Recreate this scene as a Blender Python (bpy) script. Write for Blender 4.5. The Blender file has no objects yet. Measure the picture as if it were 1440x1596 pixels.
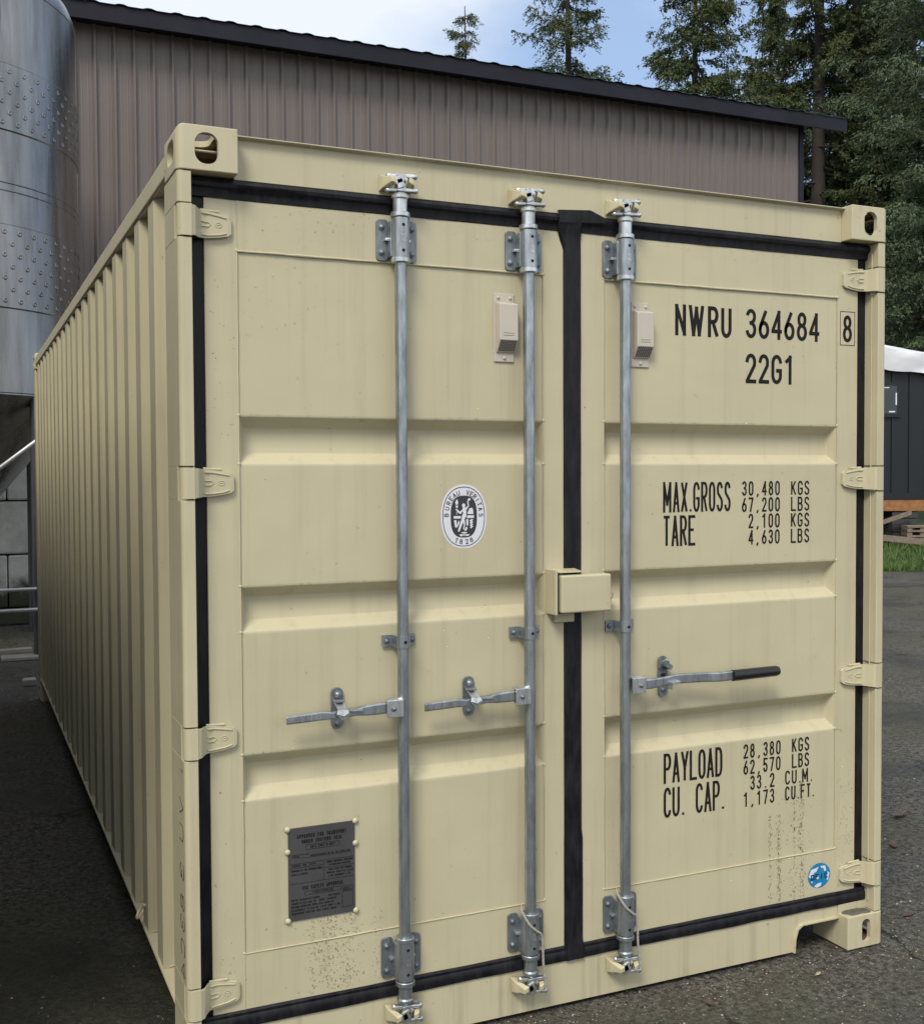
import bpy, bmesh, math, random
import numpy as np
from mathutils import Vector, Matrix, noise as mnoise
D = bpy.data; S = bpy.context.scene; COL = S.collection
RAD = math.radians
random.seed(7)

# ------------------------------------------------------------------ camera
CAM = (-1.7515, -2.9964, 1.6678)
yaw, pit, rol = .4207, -.032, -.0049
fw = Vector((math.sin(yaw)*math.cos(pit), math.cos(yaw)*math.cos(pit), math.sin(pit)))
rt = Vector((math.cos(yaw), -math.sin(yaw), 0)); up = rt.cross(fw)
c_, s_ = math.cos(rol), math.sin(rol)
rt2 = rt*c_ + up*s_; up2 = up*c_ - rt*s_
cd = D.cameras.new('camera'); cam = D.objects.new('camera', cd); COL.objects.link(cam)
M3 = Matrix((rt2, up2, -fw)).transposed()
cam.matrix_world = Matrix.Translation(CAM) @ M3.to_4x4()
cd.sensor_fit = 'VERTICAL'; cd.sensor_height = 36; cd.lens = 36*1753.775/1596
cd.clip_start = .05; cd.clip_end = 2000
S.camera = cam

# ------------------------------------------------------------------ sky, sun, exposure
SUN = Vector((-.60, -.66, 1.02)).normalized()
W = D.worlds.new('World'); S.world = W; W.use_nodes = True
nt = W.node_tree; nt.nodes.clear()
def N(t, kind, **kw):
    n = t.nodes.new(kind)
    for k, v in kw.items(): setattr(n, k, v)
    return n
def L(t, a, b): t.links.new(a, b)
sky = N(nt, 'ShaderNodeTexSky', sky_type='NISHITA', sun_disc=False)
sky.sun_elevation = math.asin(SUN.z); sky.sun_rotation = math.atan2(SUN.x, SUN.y)
sky.air_density = 1.0; sky.dust_density = 1.2; sky.ozone_density = 1.3
tc = N(nt, 'ShaderNodeTexCoord'); mp = N(nt, 'ShaderNodeMapping'); mp.inputs['Scale'].default_value = (1.6, 1.6, 3.6)
mp.inputs['Location'].default_value = (.35, .1, .25)
cn = N(nt, 'ShaderNodeTexNoise'); cn.inputs['Scale'].default_value = 1.5; cn.inputs['Detail'].default_value = 7; cn.inputs['Roughness'].default_value = .5
cr = N(nt, 'ShaderNodeValToRGB'); cr.color_ramp.elements[0].position = .44; cr.color_ramp.elements[1].position = .68
hz_ = N(nt, 'ShaderNodeMix', data_type='RGBA'); hz_.inputs['Factor'].default_value = .55; hz_.inputs['B'].default_value = (3.6, 4.9, 7.2, 1)
mx = N(nt, 'ShaderNodeMix', data_type='RGBA'); mx.inputs['B'].default_value = (7.4, 7.6, 7.7, 1)
mb_ = N(nt, 'ShaderNodeMath', operation='MULTIPLY'); mb_.inputs[1].default_value = .72
ad_ = N(nt, 'ShaderNodeMath', operation='ADD'); ad_.inputs[1].default_value = .0
bg = N(nt, 'ShaderNodeBackground'); bg.inputs['Strength'].default_value = .10
wo = N(nt, 'ShaderNodeOutputWorld')
L(nt, tc.outputs['Generated'], mp.inputs[0]); L(nt, mp.outputs[0], cn.inputs[0]); 
vd = N(nt, 'ShaderNodeVectorMath', operation='DOT_PRODUCT'); vd.inputs[1].default_value = (-.35, -.93, .1); L(nt, tc.outputs['Generated'], vd.inputs[0])
vr = N(nt, 'ShaderNodeMapRange'); vr.inputs['From Min'].default_value = -.45; vr.inputs['From Max'].default_value = .25; vr.inputs['To Max'].default_value = .68; L(nt, vd.outputs['Value'], vr.inputs['Value'])
L(nt, cr.outputs[0], mb_.inputs[0]); L(nt, mb_.outputs[0], ad_.inputs[0]); L(nt, vr.outputs[0], ad_.inputs[1]); ad_.use_clamp = True
cdir = (fw+rt*(-260/1753)+up*(830/1753)).normalized(); v3 = N(nt, 'ShaderNodeVectorMath', operation='DOT_PRODUCT'); v3.inputs[1].default_value = cdir; L(nt, tc.outputs['Generated'], v3.inputs[0])
v4 = N(nt, 'ShaderNodeMapRange'); v4.inputs['From Min'].default_value = .978; v4.inputs['From Max'].default_value = .9985; v4.inputs['To Max'].default_value = .17; L(nt, v3.outputs['Value'], v4.inputs['Value'])
ad2 = N(nt, 'ShaderNodeMath', operation='ADD'); L(nt, cn.outputs['Fac'], ad2.inputs[0]); L(nt, v4.outputs[0], ad2.inputs[1]); L(nt, ad_.outputs[0], mx.inputs['Factor'])
L(nt, ad2.outputs[0], cr.inputs[0]); L(nt, sky.outputs[0], hz_.inputs['A']); L(nt, hz_.outputs['Result'], mx.inputs['A']); L(nt, mx.outputs['Result'], bg.inputs['Color']); L(nt, bg.outputs[0], wo.inputs[0])
sd = D.lights.new('sun', 'SUN'); sd.energy = 2.0; sd.angle = RAD(19); sd.color = (1, .93, .80)
so = D.objects.new('sun', sd); COL.objects.link(so); so.rotation_euler = SUN.to_track_quat('Z', 'Y').to_euler()
S.view_settings.view_transform = 'Standard'; S.view_settings.look = 'None'
S.view_settings.exposure = 0.54; S.view_settings.gamma = 1
S.render.engine = 'CYCLES'

# ------------------------------------------------------------------ materials
def newmat(name):
    m = D.materials.new(name); m.use_nodes = True
    t = m.node_tree; b = t.nodes['Principled BSDF']
    return m, t, b
def noise_n(t, scale, detail=4, rough=.55, vec=None, dist=0):
    n = N(t, 'ShaderNodeTexNoise'); n.inputs['Scale'].default_value = scale
    n.inputs['Detail'].default_value = detail; n.inputs['Roughness'].default_value = rough; n.inputs['Distortion'].default_value = dist
    if vec is not None: L(t, vec, n.inputs['Vector'])
    return n.outputs['Fac']
def ramp(t, fac, p0, p1, c0=(0,0,0,1), c1=(1,1,1,1)):
    r = N(t, 'ShaderNodeValToRGB'); e = r.color_ramp.elements
    e[0].position = p0; e[1].position = p1; e[0].color = c0; e[1].color = c1
    L(t, fac, r.inputs[0]); return r.outputs[0]
def mixc(t, fac, a, b, mode='MIX'):
    m = N(t, 'ShaderNodeMix', data_type='RGBA', blend_type=mode)
    for s, v in (('A', a), ('B', b)):
        if isinstance(v, tuple): m.inputs[s].default_value = (*v[:3], 1)
        else: L(t, v, m.inputs[s])
    if isinstance(fac, float): m.inputs['Factor'].default_value = fac
    else: L(t, fac, m.inputs['Factor'])
    return m.outputs['Result']
def mth(t, op, a, b=0.0):
    m = N(t, 'ShaderNodeMath', operation=op)
    for i, v in enumerate((a, b)):
        if isinstance(v, (int, float)): m.inputs[i].default_value = v
        else: L(t, v, m.inputs[i])
    return m.outputs[0]
def bump(t, b, h, strength, dist=.01, nrm=None):
    n = N(t, 'ShaderNodeBump'); n.inputs['Strength'].default_value = strength; n.inputs['Distance'].default_value = dist
    L(t, h, n.inputs['Height'])
    if nrm is not None: L(t, nrm, n.inputs['Normal'])
    L(t, n.outputs[0], b.inputs['Normal']); return n.outputs[0]
def ocoord(t, scale=(1,1,1)):
    c = N(t, 'ShaderNodeTexCoord'); m = N(t, 'ShaderNodeMapping'); m.inputs['Scale'].default_value = scale
    L(t, c.outputs['Object'], m.inputs[0]); return m.outputs[0]
def simple(name, col, rough=.5, metal=0., var=.12, vscale=6., bs=0., bscale=80., spec=.5, vec_scale=(1,1,1), rvar=.1):
    m, t, b = newmat(name); v = ocoord(t, vec_scale)
    n = noise_n(t, vscale, 5, .6, v)
    c = mixc(t, ramp(t, n, .3, .7), tuple(x*(1-var) for x in col), tuple(min(1, x*(1+var)) for x in col))
    L(t, c, b.inputs['Base Color']); b.inputs['Metallic'].default_value = metal
    r = mth(t, 'MULTIPLY_ADD', n, rvar*2); r.node.inputs[2].default_value = rough-rvar
    L(t, r, b.inputs['Roughness']); b.inputs['Specular IOR Level'].default_value = spec
    if bs: bump(t, b, noise_n(t, bscale, 3, .6, v), bs, .002)
    return m

IVORY = (.50, .458, .316)
def paint(name, col, dirt=.25, rust=0.0, stain=True, rough=.36, seamz=False):
    m, t, b = newmat(name); v = ocoord(t)
    big = noise_n(t, 1.7, 5, .6, v); fine = noise_n(t, 220, 2, .5, v)
    c = mixc(t, ramp(t, big, .3, .7), tuple(x*.94 for x in col), tuple(x*1.04 for x in col))
    sv = ocoord(t, (26, 26, .9)); st = noise_n(t, 1, 5, .65, sv)          # rain streaks run down
    c = mixc(t, mth(t, 'MULTIPLY', ramp(t, st, .52, .78), dirt), c, (.24, .205, .15))
    sp = noise_n(t, 34, 3, .7, v)
    c = mixc(t, mth(t, 'MULTIPLY', ramp(t, sp, .70, .73), .5), c, (.16, .13, .09))
    if rust:
        r1 = noise_n(t, 16, 5, .7, v)
        rm = ramp(t, r1, .70-rust*.1, .73-rust*.1)
        c = mixc(t, rm, c, (.115, .045, .02))
        r2 = noise_n(t, 5, 4, .6, ocoord(t, (3, 3, 1)))
        c = mixc(t, mth(t, 'MULTIPLY', ramp(t, r2, .5, .8), .45), c, (.33, .20, .09))
    L(t, c, b.inputs['Base Color'])
    rr = mth(t, 'MULTIPLY_ADD', big, .16); rr.node.inputs[2].default_value = rough-.06
    L(t, rr, b.inputs['Roughness']); b.inputs['Specular IOR Level'].default_value = .45
    wav = noise_n(t, 3.2, 2, .5, v)
    h = mth(t, 'MULTIPLY_ADD', wav, 6.0); L(t, mth(t, 'MULTIPLY', fine, .12), h.node.inputs[2])
    bump(t, b, h, .42, .0026)
    return m
M = {}
M['ivory'] = paint('ivory_paint', IVORY)
M['ivory_side'] = paint('ivory_paint_side', IVORY, .3)
M['ivory_cast'] = paint('ivory_paint_casting', tuple(x*1.02 for x in IVORY), .35, .40)
M['ivory_sill'] = paint('ivory_paint_sill', IVORY, .65)
M['weld'] = paint('weld_seam_paint', tuple(x*1.03 for x in IVORY), .15, .12)
M['inside'] = simple('casting_inside', (.16, .10, .055), .8)
M['vent'] = simple('vent_plastic', (.50, .46, .40), .4, var=.04)
M['black'] = simple('black_lettering', (.010, .010, .010), .6, var=.2, spec=.2)
M['void'] = simple('dark_void', (.006, .006, .006), .9)
m, t, b = newmat('rubber_gasket'); v = ocoord(t, (14, 14, 3)); n = noise_n(t, 3, 6, .65, v)
L(t, mixc(t, ramp(t, n, .40, .75), (.004, .004, .007), (.018, .018, .024)), b.inputs['Base Color'])
L(t, ramp(t, n, .2, .8, (.34,)*3+(1,), (.62,)*3+(1,)), b.inputs['Roughness']); b.inputs['Specular IOR Level'].default_value = .3; bump(t, b, n, .5, .004); M['rubber'] = m
def galv(name, col, rough):
    m, t, b = newmat(name); v = ocoord(t, (1, 1, .22)); n = noise_n(t, 46, 5, .65, v); n2 = noise_n(t, 8, 3, .5, v)
    c = mixc(t, ramp(t, n, .35, .68), tuple(x*.62 for x in col), tuple(min(1, x*1.18) for x in col))
    c = mixc(t, mth(t, 'MULTIPLY', ramp(t, n2, .55, .8), .35), c, (.30, .31, .32))
    L(t, c, b.inputs['Base Color']); b.inputs['Metallic'].default_value = .85
    L(t, ramp(t, n, .2, .8, (rough+.14,)*3+(1,), (rough-.06,)*3+(1,)), b.inputs['Roughness'])
    bump(t, b, n, .25, .002); return m
M['galv'] = galv('galvanised_steel', (.40, .44, .48), .32)
M['galvdull'] = galv('dull_galvanised_steel', (.25, .28, .31), .55)
M['bright'] = galv('bright_zinc', (.66, .69, .72), .30)
M['grip'] = simple('black_grip_rubber', (.010, .010, .011), .32)
M['plate'] = simple('approval_plate_metal', (.085, .083, .09), .42, .35, .12, 9)
M['decal'] = simple('white_vinyl', (.66, .67, .74), .4, var=.03)
M['decaldark'] = simple('charcoal_vinyl', (.03, .03, .036), .5, var=.2, vscale=300)
M['blue'] = simple('blue_vinyl', (.010, .20, .42), .35, var=.2, vscale=40)
M['navy'] = simple('navy_ink', (.004, .04, .10), .4)
M['rope'] = simple('braided_cord', (.30, .29, .26), .8, var=.3, vscale=200)
M['siltm'] = simple('grey_silt', (.09, .085, .07), .9, var=.3, vscale=60, bs=1, bscale=160)
M['speck'] = simple('dried_splash', (.15, .135, .095), .7)
M['scratch'] = simple('scratched_marks', (.07, .06, .045), .7)
m, t, b = newmat('rain_water'); b.inputs['Base Color'].default_value = (1, 1, 1, 1); b.inputs['Transmission Weight'].default_value = 1
b.inputs['IOR'].default_value = 1.33; b.inputs['Roughness'].default_value = .02; M['drop'] = m

# ------------------------------------------------------------------ mesh builder
class MB:
    def __init__(s): s.v = []; s.f = []; s.m = []; s.sm = []
    def add(s, vs, fs, mi=0, smooth=False):
        o = len(s.v); s.v += [tuple(p) for p in vs]
        for f in fs: s.f.append([i+o for i in f]); s.m.append(mi); s.sm.append(smooth)
    def box(s, x0, x1, y0, y1, z0, z1, mi=0):
        vs = [(x, y, z) for x in (x0, x1) for y in (y0, y1) for z in (z0, z1)]
        s.add(vs, [(0,1,3,2), (4,6,7,5), (0,4,5,1), (2,3,7,6), (0,2,6,4), (1,5,7,3)], mi)
    def obox(s, c, ax, ay, az, mi=0):      # oriented box, half vectors
        c, ax, ay, az = Vector(c), Vector(ax), Vector(ay), Vector(az)
        vs = [c+ax*i+ay*j+az*k for i in (-1, 1) for j in (-1, 1) for k in (-1, 1)]
        s.add(vs, [(0,1,3,2), (4,6,7,5), (0,4,5,1), (2,3,7,6), (0,2,6,4), (1,5,7,3)], mi)
    def prism(s, prof, a0, a1, axis='z', mi=0, smooth=False, caps=True):
        # prof points: for z -> (x,y); x -> (y,z); y -> (x,z)
        def P(p, a): return {'z': (p[0], p[1], a), 'x': (a, p[0], p[1]), 'y': (p[0], a, p[1])}[axis]
        n = len(prof); vs = [P(p, a0) for p in prof] + [P(p, a1) for p in prof]
        s.add(vs, [(i, (i+1) % n, (i+1) % n+n, i+n) for i in range(n)], mi, smooth)
        if caps: s.add(vs, [tuple(range(n-1, -1, -1)), tuple(range(n, 2*n))], mi)
    def tube(s, pts, rad, n=16, mi=0, caps=True, smooth=True):
        pts = [Vector(p) for p in pts]; rs = rad if isinstance(rad, (list, tuple)) else [rad]*len(pts)
        rings = []; u = None
        for i, p in enumerate(pts):
            d = (pts[min(i+1, len(pts)-1)] - pts[max(i-1, 0)])
            if d.length < 1e-9: d = Vector((0, 0, 1))
            d.normalize()
            if u is None:
                u = d.cross(Vector((0, 1, 0)) if abs(d.y) < .9 else Vector((1, 0, 0)))
            u = (u - d*u.dot(d)).normalized(); w = d.cross(u)
            rings.append([p + (u*math.cos(2*math.pi*k/n) + w*math.sin(2*math.pi*k/n))*rs[i] for k in range(n)])
        vs = [q for r in rings for q in r]
        s.add(vs, [(i*n+k, i*n+(k+1) % n, (i+1)*n+(k+1) % n, (i+1)*n+k) for i in range(len(pts)-1) for k in range(n)], mi, smooth)
        if caps: s.add(vs, [tuple(range(n-1, -1, -1)), tuple(range((len(pts)-1)*n, len(pts)*n))], mi)
    def lathe(s, prof, c=(0, 0), n=24, mi=0, smooth=True):  # prof (r,z) about vertical axis at c; sharp profile: duplicate handled by caller
        for (r0, z0), (r1, z1) in zip(prof[:-1], prof[1:]):
            vs = [(c[0]+r*math.cos(2*math.pi*k/n), c[1]+r*math.sin(2*math.pi*k/n), z) for r, z in ((r0, z0), (r1, z1)) for k in range(n)]
            s.add(vs, [(k, (k+1) % n, (k+1) % n+n, k+n) for k in range(n)], mi, smooth)
    def dome(s, c, r, d=(0, -1, 0), h=None, n=10, mi=0):
        d = Vector(d).normalized(); h = h or r*.6; c = Vector(c)
        u = d.orthogonal().normalized(); w = d.cross(u)
        vs = []; K = 4
        for j in range(K):
            a = j/K*math.pi/2
            for k in range(n):
                q = 2*math.pi*k/n; vs.append(c + (u*math.cos(q)+w*math.sin(q))*r*math.cos(a) + d*h*math.sin(a))
        vs.append(c+d*h)
        fs = [(j*n+k, j*n+(k+1) % n, (j+1)*n+(k+1) % n, (j+1)*n+k) for j in range(K-1) for k in range(n)]
        fs += [((K-1)*n+k, (K-1)*n+(k+1) % n, K*n) for k in range(n)]
        s.add(vs, fs, mi, True)
    def build(s, name, mats, parent=None, bevel=0, seg=2, smooth=False, kind=None):
        org = Vector(ORG.get(parent.name, (0, 0, 0))) if parent else Vector((0, 0, 0))
        me = D.meshes.new(name)
        me.from_pydata([tuple(Vector(p)-org) for p in s.v], [], s.f)
        for q in (mats if isinstance(mats, list) else [mats]): me.materials.append(q)
        me.polygons.foreach_set('material_index', s.m)
        me.polygons.foreach_set('use_smooth', [bool(x or smooth) for x in s.sm])
        me.validate(); me.update()
        b = bmesh.new(); b.from_mesh(me); bmesh.ops.remove_doubles(b, verts=b.verts, dist=1e-5)
        bmesh.ops.recalc_face_normals(b, faces=b.faces)
        for e in b.edges:
            if len(e.link_faces) == 2 and e.calc_face_angle(0) > RAD(38): e.smooth = False
        b.to_mesh(me); b.free()
        o = D.objects.new(name, me); COL.objects.link(o)
        if parent: o.parent = parent; ORG[o.name] = tuple(org)
        if bevel:
            bm_ = o.modifiers.new('bevel', 'BEVEL'); bm_.width = bevel; bm_.segments = seg; bm_.limit_method = 'ANGLE'; bm_.angle_limit = RAD(40)
            bm_.harden_normals = False
        if kind: o['kind'] = kind
        return o
ORG = {}
def thing(name, loc, label, cat, group=None):
    o = D.objects.new(name, None); COL.objects.link(o); o.location = loc; o.empty_display_size = .2
    o['label'] = label; o['category'] = cat
    if group: o['group'] = group
    ORG[o.name] = tuple(loc); return o
def tag(o, label, cat, group=None, kind=None):
    o['label'] = label; o['category'] = cat
    if group: o['group'] = group
    if kind: o['kind'] = kind
    return o
def recenter(o):       # move a top-level mesh's origin to its base centre
    me = o.data; n = len(me.vertices); a = np.empty(n*3); me.vertices.foreach_get('co', a); a = a.reshape(-1, 3)
    c = np.array([(a[:, 0].min()+a[:, 0].max())/2, (a[:, 1].min()+a[:, 1].max())/2, a[:, 2].min()])
    me.vertices.foreach_set('co', (a-c).ravel()); o.location = c; me.update(); return o

# ------------------------------------------------------------------ stroke lettering
def arc(cx, cy, rx, ry, a0, a1, n=9):
    return [(cx+rx*math.cos(RAD(a0+(a1-a0)*i/n)), cy+ry*math.sin(RAD(a0+(a1-a0)*i/n))) for i in range(n+1)]
OV = [(1, .72)] + arc(.5, .74, .5, .26, 0, 180) + arc(.5, .26, .5, .26, 180, 360) + [(1, .74)]
G = {
 '0': [OV], 'O': [OV],
 '1': [[(.15, .84), (.6, 1), (.6, 0)]],
 '2': [arc(.5, .76, .48, .24, 170, 0) + [(.95, .62), (.04, .03), (.04, 0), (1, 0)]],
 '3': [arc(.5, .77, .46, .23, 160, -60) + [(.62, .54), (.42, .52)], [(.42, .521), (.66, .515)] + arc(.5, .26, .5, .26, 60, -165)],
 '4': [[(.78, 0), (.78, 1), (.0, .28), (0, .25), (1, .25)]],
 '5': [[(.95, 1), (.12, 1), (.08, .54)] + arc(.5, .3, .48, .3, 120, -165)],
 '6': [[(.72, 1), (.08, .45), (0, .3)] + arc(.5, .28, .5, .28, 180, 540, 18)],
 '7': [[(0, 1), (1, 1), (.36, 0)]],
 '8': [arc(.5, .77, .42, .23, -90, 270, 18), arc(.5, .27, .5, .27, 90, 450, 18)],
 '9': [[(.28, 0), (.92, .55), (1, .7)] + arc(.5, .72, .5, .28, 0, 360, 18)],
 'A': [[(0, 0), (.5, 1), (1, 0)], [(.16, .28), (.84, .28)]],
 'B': [[(0, 0), (0, 1), (.55, 1)] + arc(.55, .77, .38, .23, 90, -90) + [(.02, .54)], [(.5, .54)] + arc(.55, .27, .45, .27, 90, -90) + [(0, 0)]],
 'C': [arc(.5, .74, .5, .26, 15, 180) + arc(.5, .26, .5, .26, 180, 345)],
 'D': [[(0, 0), (0, 1), (.5, 1)] + arc(.5, .7, .5, .3, 90, 0, 6) + arc(.5, .3, .5, .3, 0, -90, 6) + [(0, 0)]],
 'E': [[(1, 1), (0, 1), (0, 0), (1, 0)], [(0, .52), (.8, .52)]],
 'F': [[(1, 1), (0, 1), (0, 0)], [(0, .52), (.8, .52)]],
 'G': [arc(.5, .74, .5, .26, 15, 180) + arc(.5, .26, .5, .26, 180, 360) + [(1, .45), (.62, .45)]],
 'H': [[(0, 0), (0, 1)], [(1, 0), (1, 1)], [(0, .5), (1, .5)]],
 'I': [[(.5, 0), (.5, 1)]],
 'J': [[(.9, 1), (.9, .3)] + arc(.48, .26, .42, .26, 0, -170)],
 'K': [[(0, 0), (0, 1)], [(.95, 1), (.05, .42)], [(.28, .6), (1, 0)]],
 'L': [[(0, 1), (0, 0), (1, 0)]],
 'M': [[(0, 0), (0, 1), (.5, .25), (1, 1), (1, 0)]],
 'N': [[(0, 0), (0, 1), (1, 0), (1, 1)]],
 'P': [[(0, 0), (0, 1), (.5, 1)] + arc(.55, .74, .45, .26, 90, -90) + [(.02, .48)]],
 'Q': [OV, [(.55, .25), (1, 0)]],
 'R': [[(0, 0), (0, 1), (.5, 1)] + arc(.55, .75, .45, .25, 90, -90) + [(.02, .5)], [(.45, .5), (1, 0)]],
 'S': [arc(.5, .77, .46, .23, 15, 200) + [(.12, .62), (.88, .4)] + arc(.5, .24, .5, .24, 25, -165)],
 'T': [[(0, 1), (1, 1)], [(.5, 1), (.5, 0)]],
 'U': [[(0, 1), (0, .26)] + arc(.5, .26, .5, .26, 180, 360) + [(1, 1)]],
 'V': [[(0, 1), (.5, 0), (1, 1)]],
 'W': [[(0, 1), (.26, 0), (.5, .95), (.74, 0), (1, 1)]],
 'X': [[(0, 0), (1, 1)], [(0, 1), (1, 0)]],
 'Y': [[(0, 1), (.5, .45), (1, 1)], [(.5, .45), (.5, 0)]],
 'Z': [[(0, 1), (1, 1), (0, 0), (1, 0)]],
 '.': [[(.5, .0), (.5, .03)]], ',': [[(.6, .04), (.35, -.14)]], '-': [[(.1, .45), (.9, .45)]], '/': [[(0, 0), (1, 1)]], ' ': [],
}
LAY = [0]
def ribbon(mb, pts, t, y, fn=None, thick=0, mi=0, cap=True, zr=None, sub=False):
    pts = [Vector(p) for p in pts]
    if not sub:
        cur = [pts[0]]
        for i in range(1, len(pts)-1):
            cur.append(pts[i]); a, b_ = pts[i]-pts[i-1], pts[i+1]-pts[i]
            if a.length > 1e-6 and b_.length > 1e-6 and a.angle(b_) > RAD(50):
                ribbon(mb, cur, t, y, fn, thick, mi, 2, zr, True); cur = [pts[i]]; cap = 2
        ribbon(mb, cur+[pts[-1]], t, y, fn, thick, mi, cap, zr, True); return
    q = [pts[0]]
    for p in pts[1:]:
        if (p-q[-1]).length > 1e-6: q.append(p)
    pts = q
    if len(pts) < 2: return
    if cap:
        ce = t*(1.0 if cap == 2 else .5)
        pts[0] = pts[0] - (pts[1]-pts[0]).normalized()*ce
        pts[-1] = pts[-1] + (pts[-1]-pts[-2]).normalized()*ce
    Lp, Rp = [], []
    for i, p in enumerate(pts):
        d0 = (p-pts[i-1]).normalized() if i else None; d1 = (pts[i+1]-p).normalized() if i < len(pts)-1 else None
        a = d0 or d1; bb = d1 or d0
        n0 = Vector((-a.y, a.x)); n1 = Vector((-bb.y, bb.x)); m_ = n0+n1
        if m_.length < .3: m_ = n0
        m_.normalize(); k = t/max(.42, m_.dot(n0)); Lp.append(p+m_*k); Rp.append(p-m_*k)
    if zr: Lp = [Vector((p.x, min(zr[1], max(zr[0], p.y)))) for p in Lp]; Rp = [Vector((p.x, min(zr[1], max(zr[0], p.y)))) for p in Rp]
    yy = y - (LAY[0] % 5)*.00011; LAY[0] += 1
    f = fn or (lambda u, v: (u, v)); n = len(pts)
    def P(p, yv): a, b_ = f(p.x, p.y); return (a, yv, b_)
    vs = [P(p, yy) for p in Lp] + [P(p, yy) for p in Rp]
    mb.add(vs, [(i, i+1, n+i+1, n+i) for i in range(n-1)], mi)
PW = {'M': 1.22, 'W': 1.42, '.': .55, ',': .6, ' ': 1.15, 'I': .5, 'T': .95, 'E': .9}
def text(mb, s, x0, x1, z0, z1, y, t, fn=None, fill=.80, mi=0, prop=False):
    n = len(s)
    wd = [(PW.get(ch, 1) if prop else 1) for ch in s]
    tot = sum(wd)-wd[-1]*(1-fill) if n > 1 else 1
    unit = (x1-x0)/tot; gx_ = x0
    for i, ch in enumerate(s):
        gw = unit*wd[i]*(fill if n > 1 else 1); gx = gx_; gx_ += unit*wd[i]
        for st in G.get(ch, []):
            ww = gw-2*t; hh = z1-z0-2*t
            ribbon(mb, [(gx+t+p[0]*ww, z0+t+p[1]*hh) for p in st], t, y, fn, mi=mi, cap=False if ch in '0O8' else True, zr=None if ch in ',.' else (z0, z1))

# ------------------------------------------------------------------ setting: ground
m, t, b = newmat('wet_asphalt'); v = ocoord(t)
n1 = noise_n(t, .55, 6, .6, v); n2 = noise_n(t, 5, 6, .65, v); n3 = noise_n(t, 42, 4, .75, v)
vo = N(t, 'ShaderNodeTexVoronoi'); vo.inputs['Scale'].default_value = 55; L(t, v, vo.inputs['Vector'])
n4 = noise_n(t, 130, 4, .75, v); n5 = noise_n(t, 22, 5, .7, v)
g = mth(t, 'MULTIPLY_ADD', n3, .55); L(t, mth(t, 'MULTIPLY', n4, .45), g.node.inputs[2])
c = mixc(t, ramp(t, g, .42, .60), (.012, .012, .011), (.20, .19, .165))
c = mixc(t, mth(t, 'MULTIPLY', ramp(t, n1, .44, .60), .62), c, (.070, .074, .040))      # moss and silt
c = mixc(t, mth(t, 'MULTIPLY', ramp(t, n2, .50, .68), .55), c, (.075, .060, .045))
c = mixc(t, mth(t, 'MULTIPLY', ramp(t, n5, .56, .70), .6), c, (.015, .014, .012))
dots = mth(t, 'MULTIPLY', mth(t, 'LESS_THAN', vo.outputs['Distance'], .20), ramp(t, vo.outputs['Color'], .80, .84))
c = mixc(t, dots, c, (.20, .185, .16))
vc = N(t, 'ShaderNodeTexVoronoi', feature='DISTANCE_TO_EDGE'); vc.inputs['Scale'].default_value = .8
wv = N(t, 'ShaderNodeVectorMath', operation='ADD'); nc = N(t, 'ShaderNodeTexNoise'); nc.inputs['Scale'].default_value = 2.5; nc.inputs['Detail'].default_value = 6; L(t, v, nc.inputs['Vector'])
L(t, v, wv.inputs[0]); L(t, nc.outputs['Color'], wv.inputs[1]); L(t, wv.outputs[0], vc.inputs['Vector'])
crk = mth(t, 'MULTIPLY', mth(t, 'LESS_THAN', vc.outputs['Distance'], .009), ramp(t, noise_n(t, 1.1, 3, .5, v), .50, .56))
c = mixc(t, mth(t, 'MULTIPLY', crk, .85), c, (.010, .010, .009))
wet = ramp(t, noise_n(t, .8, 5, .6, v, .4), .50, .60)
c = mixc(t, mth(t, 'MULTIPLY', wet, .45), c, (.020, .020, .018))
L(t, c, b.inputs['Base Color'])
L(t, ramp(t, wet, .0, 1., (.78,)*3+(1,), (.34,)*3+(1,)), b.inputs['Roughness']); b.inputs['Specular IOR Level'].default_value = .35
h = mth(t, 'MULTIPLY_ADD', g, 1.3); L(t, mth(t, 'MULTIPLY', n5, 1.2), h.node.inputs[2]); bump(t, b, h, 1.0, .016)
M['asphalt'] = m
def plane_obj(name, pts, z, mt, kind='structure'):
    mb = MB(); mb.add([(x, y, z) for x, y in pts], [tuple(range(len(pts)))]); o = mb.build(name, mt); o['kind'] = kind; return o
plane_obj('ground', [(-300, -300), (300, -300), (300, 300), (-300, 300)], -.004, M['asphalt'])
m, t, b = newmat('grass_soil'); v = ocoord(t); n1 = noise_n(t, .9, 5, .6, v); n2 = noise_n(t, 30, 4, .6, v)
c = mixc(t, ramp(t, n2, .3, .7), (.035, .075, .012), (.075, .15, .024)); c = mixc(t, ramp(t, n1, .52, .62), c, (.065, .048, .035))
L(t, c, b.inputs['Base Color']); b.inputs['Roughness'].default_value = .9; bump(t, b, n2, 1, .05); M['soil'] = m
# lawn beyond the asphalt edge
e0 = Vector((12.9, 11.55)); ed = Vector((.9, -.436)).normalized(); en = Vector((-ed.y, ed.x))
if en.dot(Vector((.41, .91))) < 0: en = -en
def LP(a, d): p = e0+ed*a+en*d; return (p.x, p.y)
edge = [LP(-22+i*.5, .18*mnoise.noise(Vector((i*.37, 2, 0)))+.06*mnoise.noise(Vector((i*1.7, 5, 0)))) for i in range(105)]
plane_obj('lawn', edge+[LP(60, 160), LP(-60, 160)], .0, M['soil'])
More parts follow.
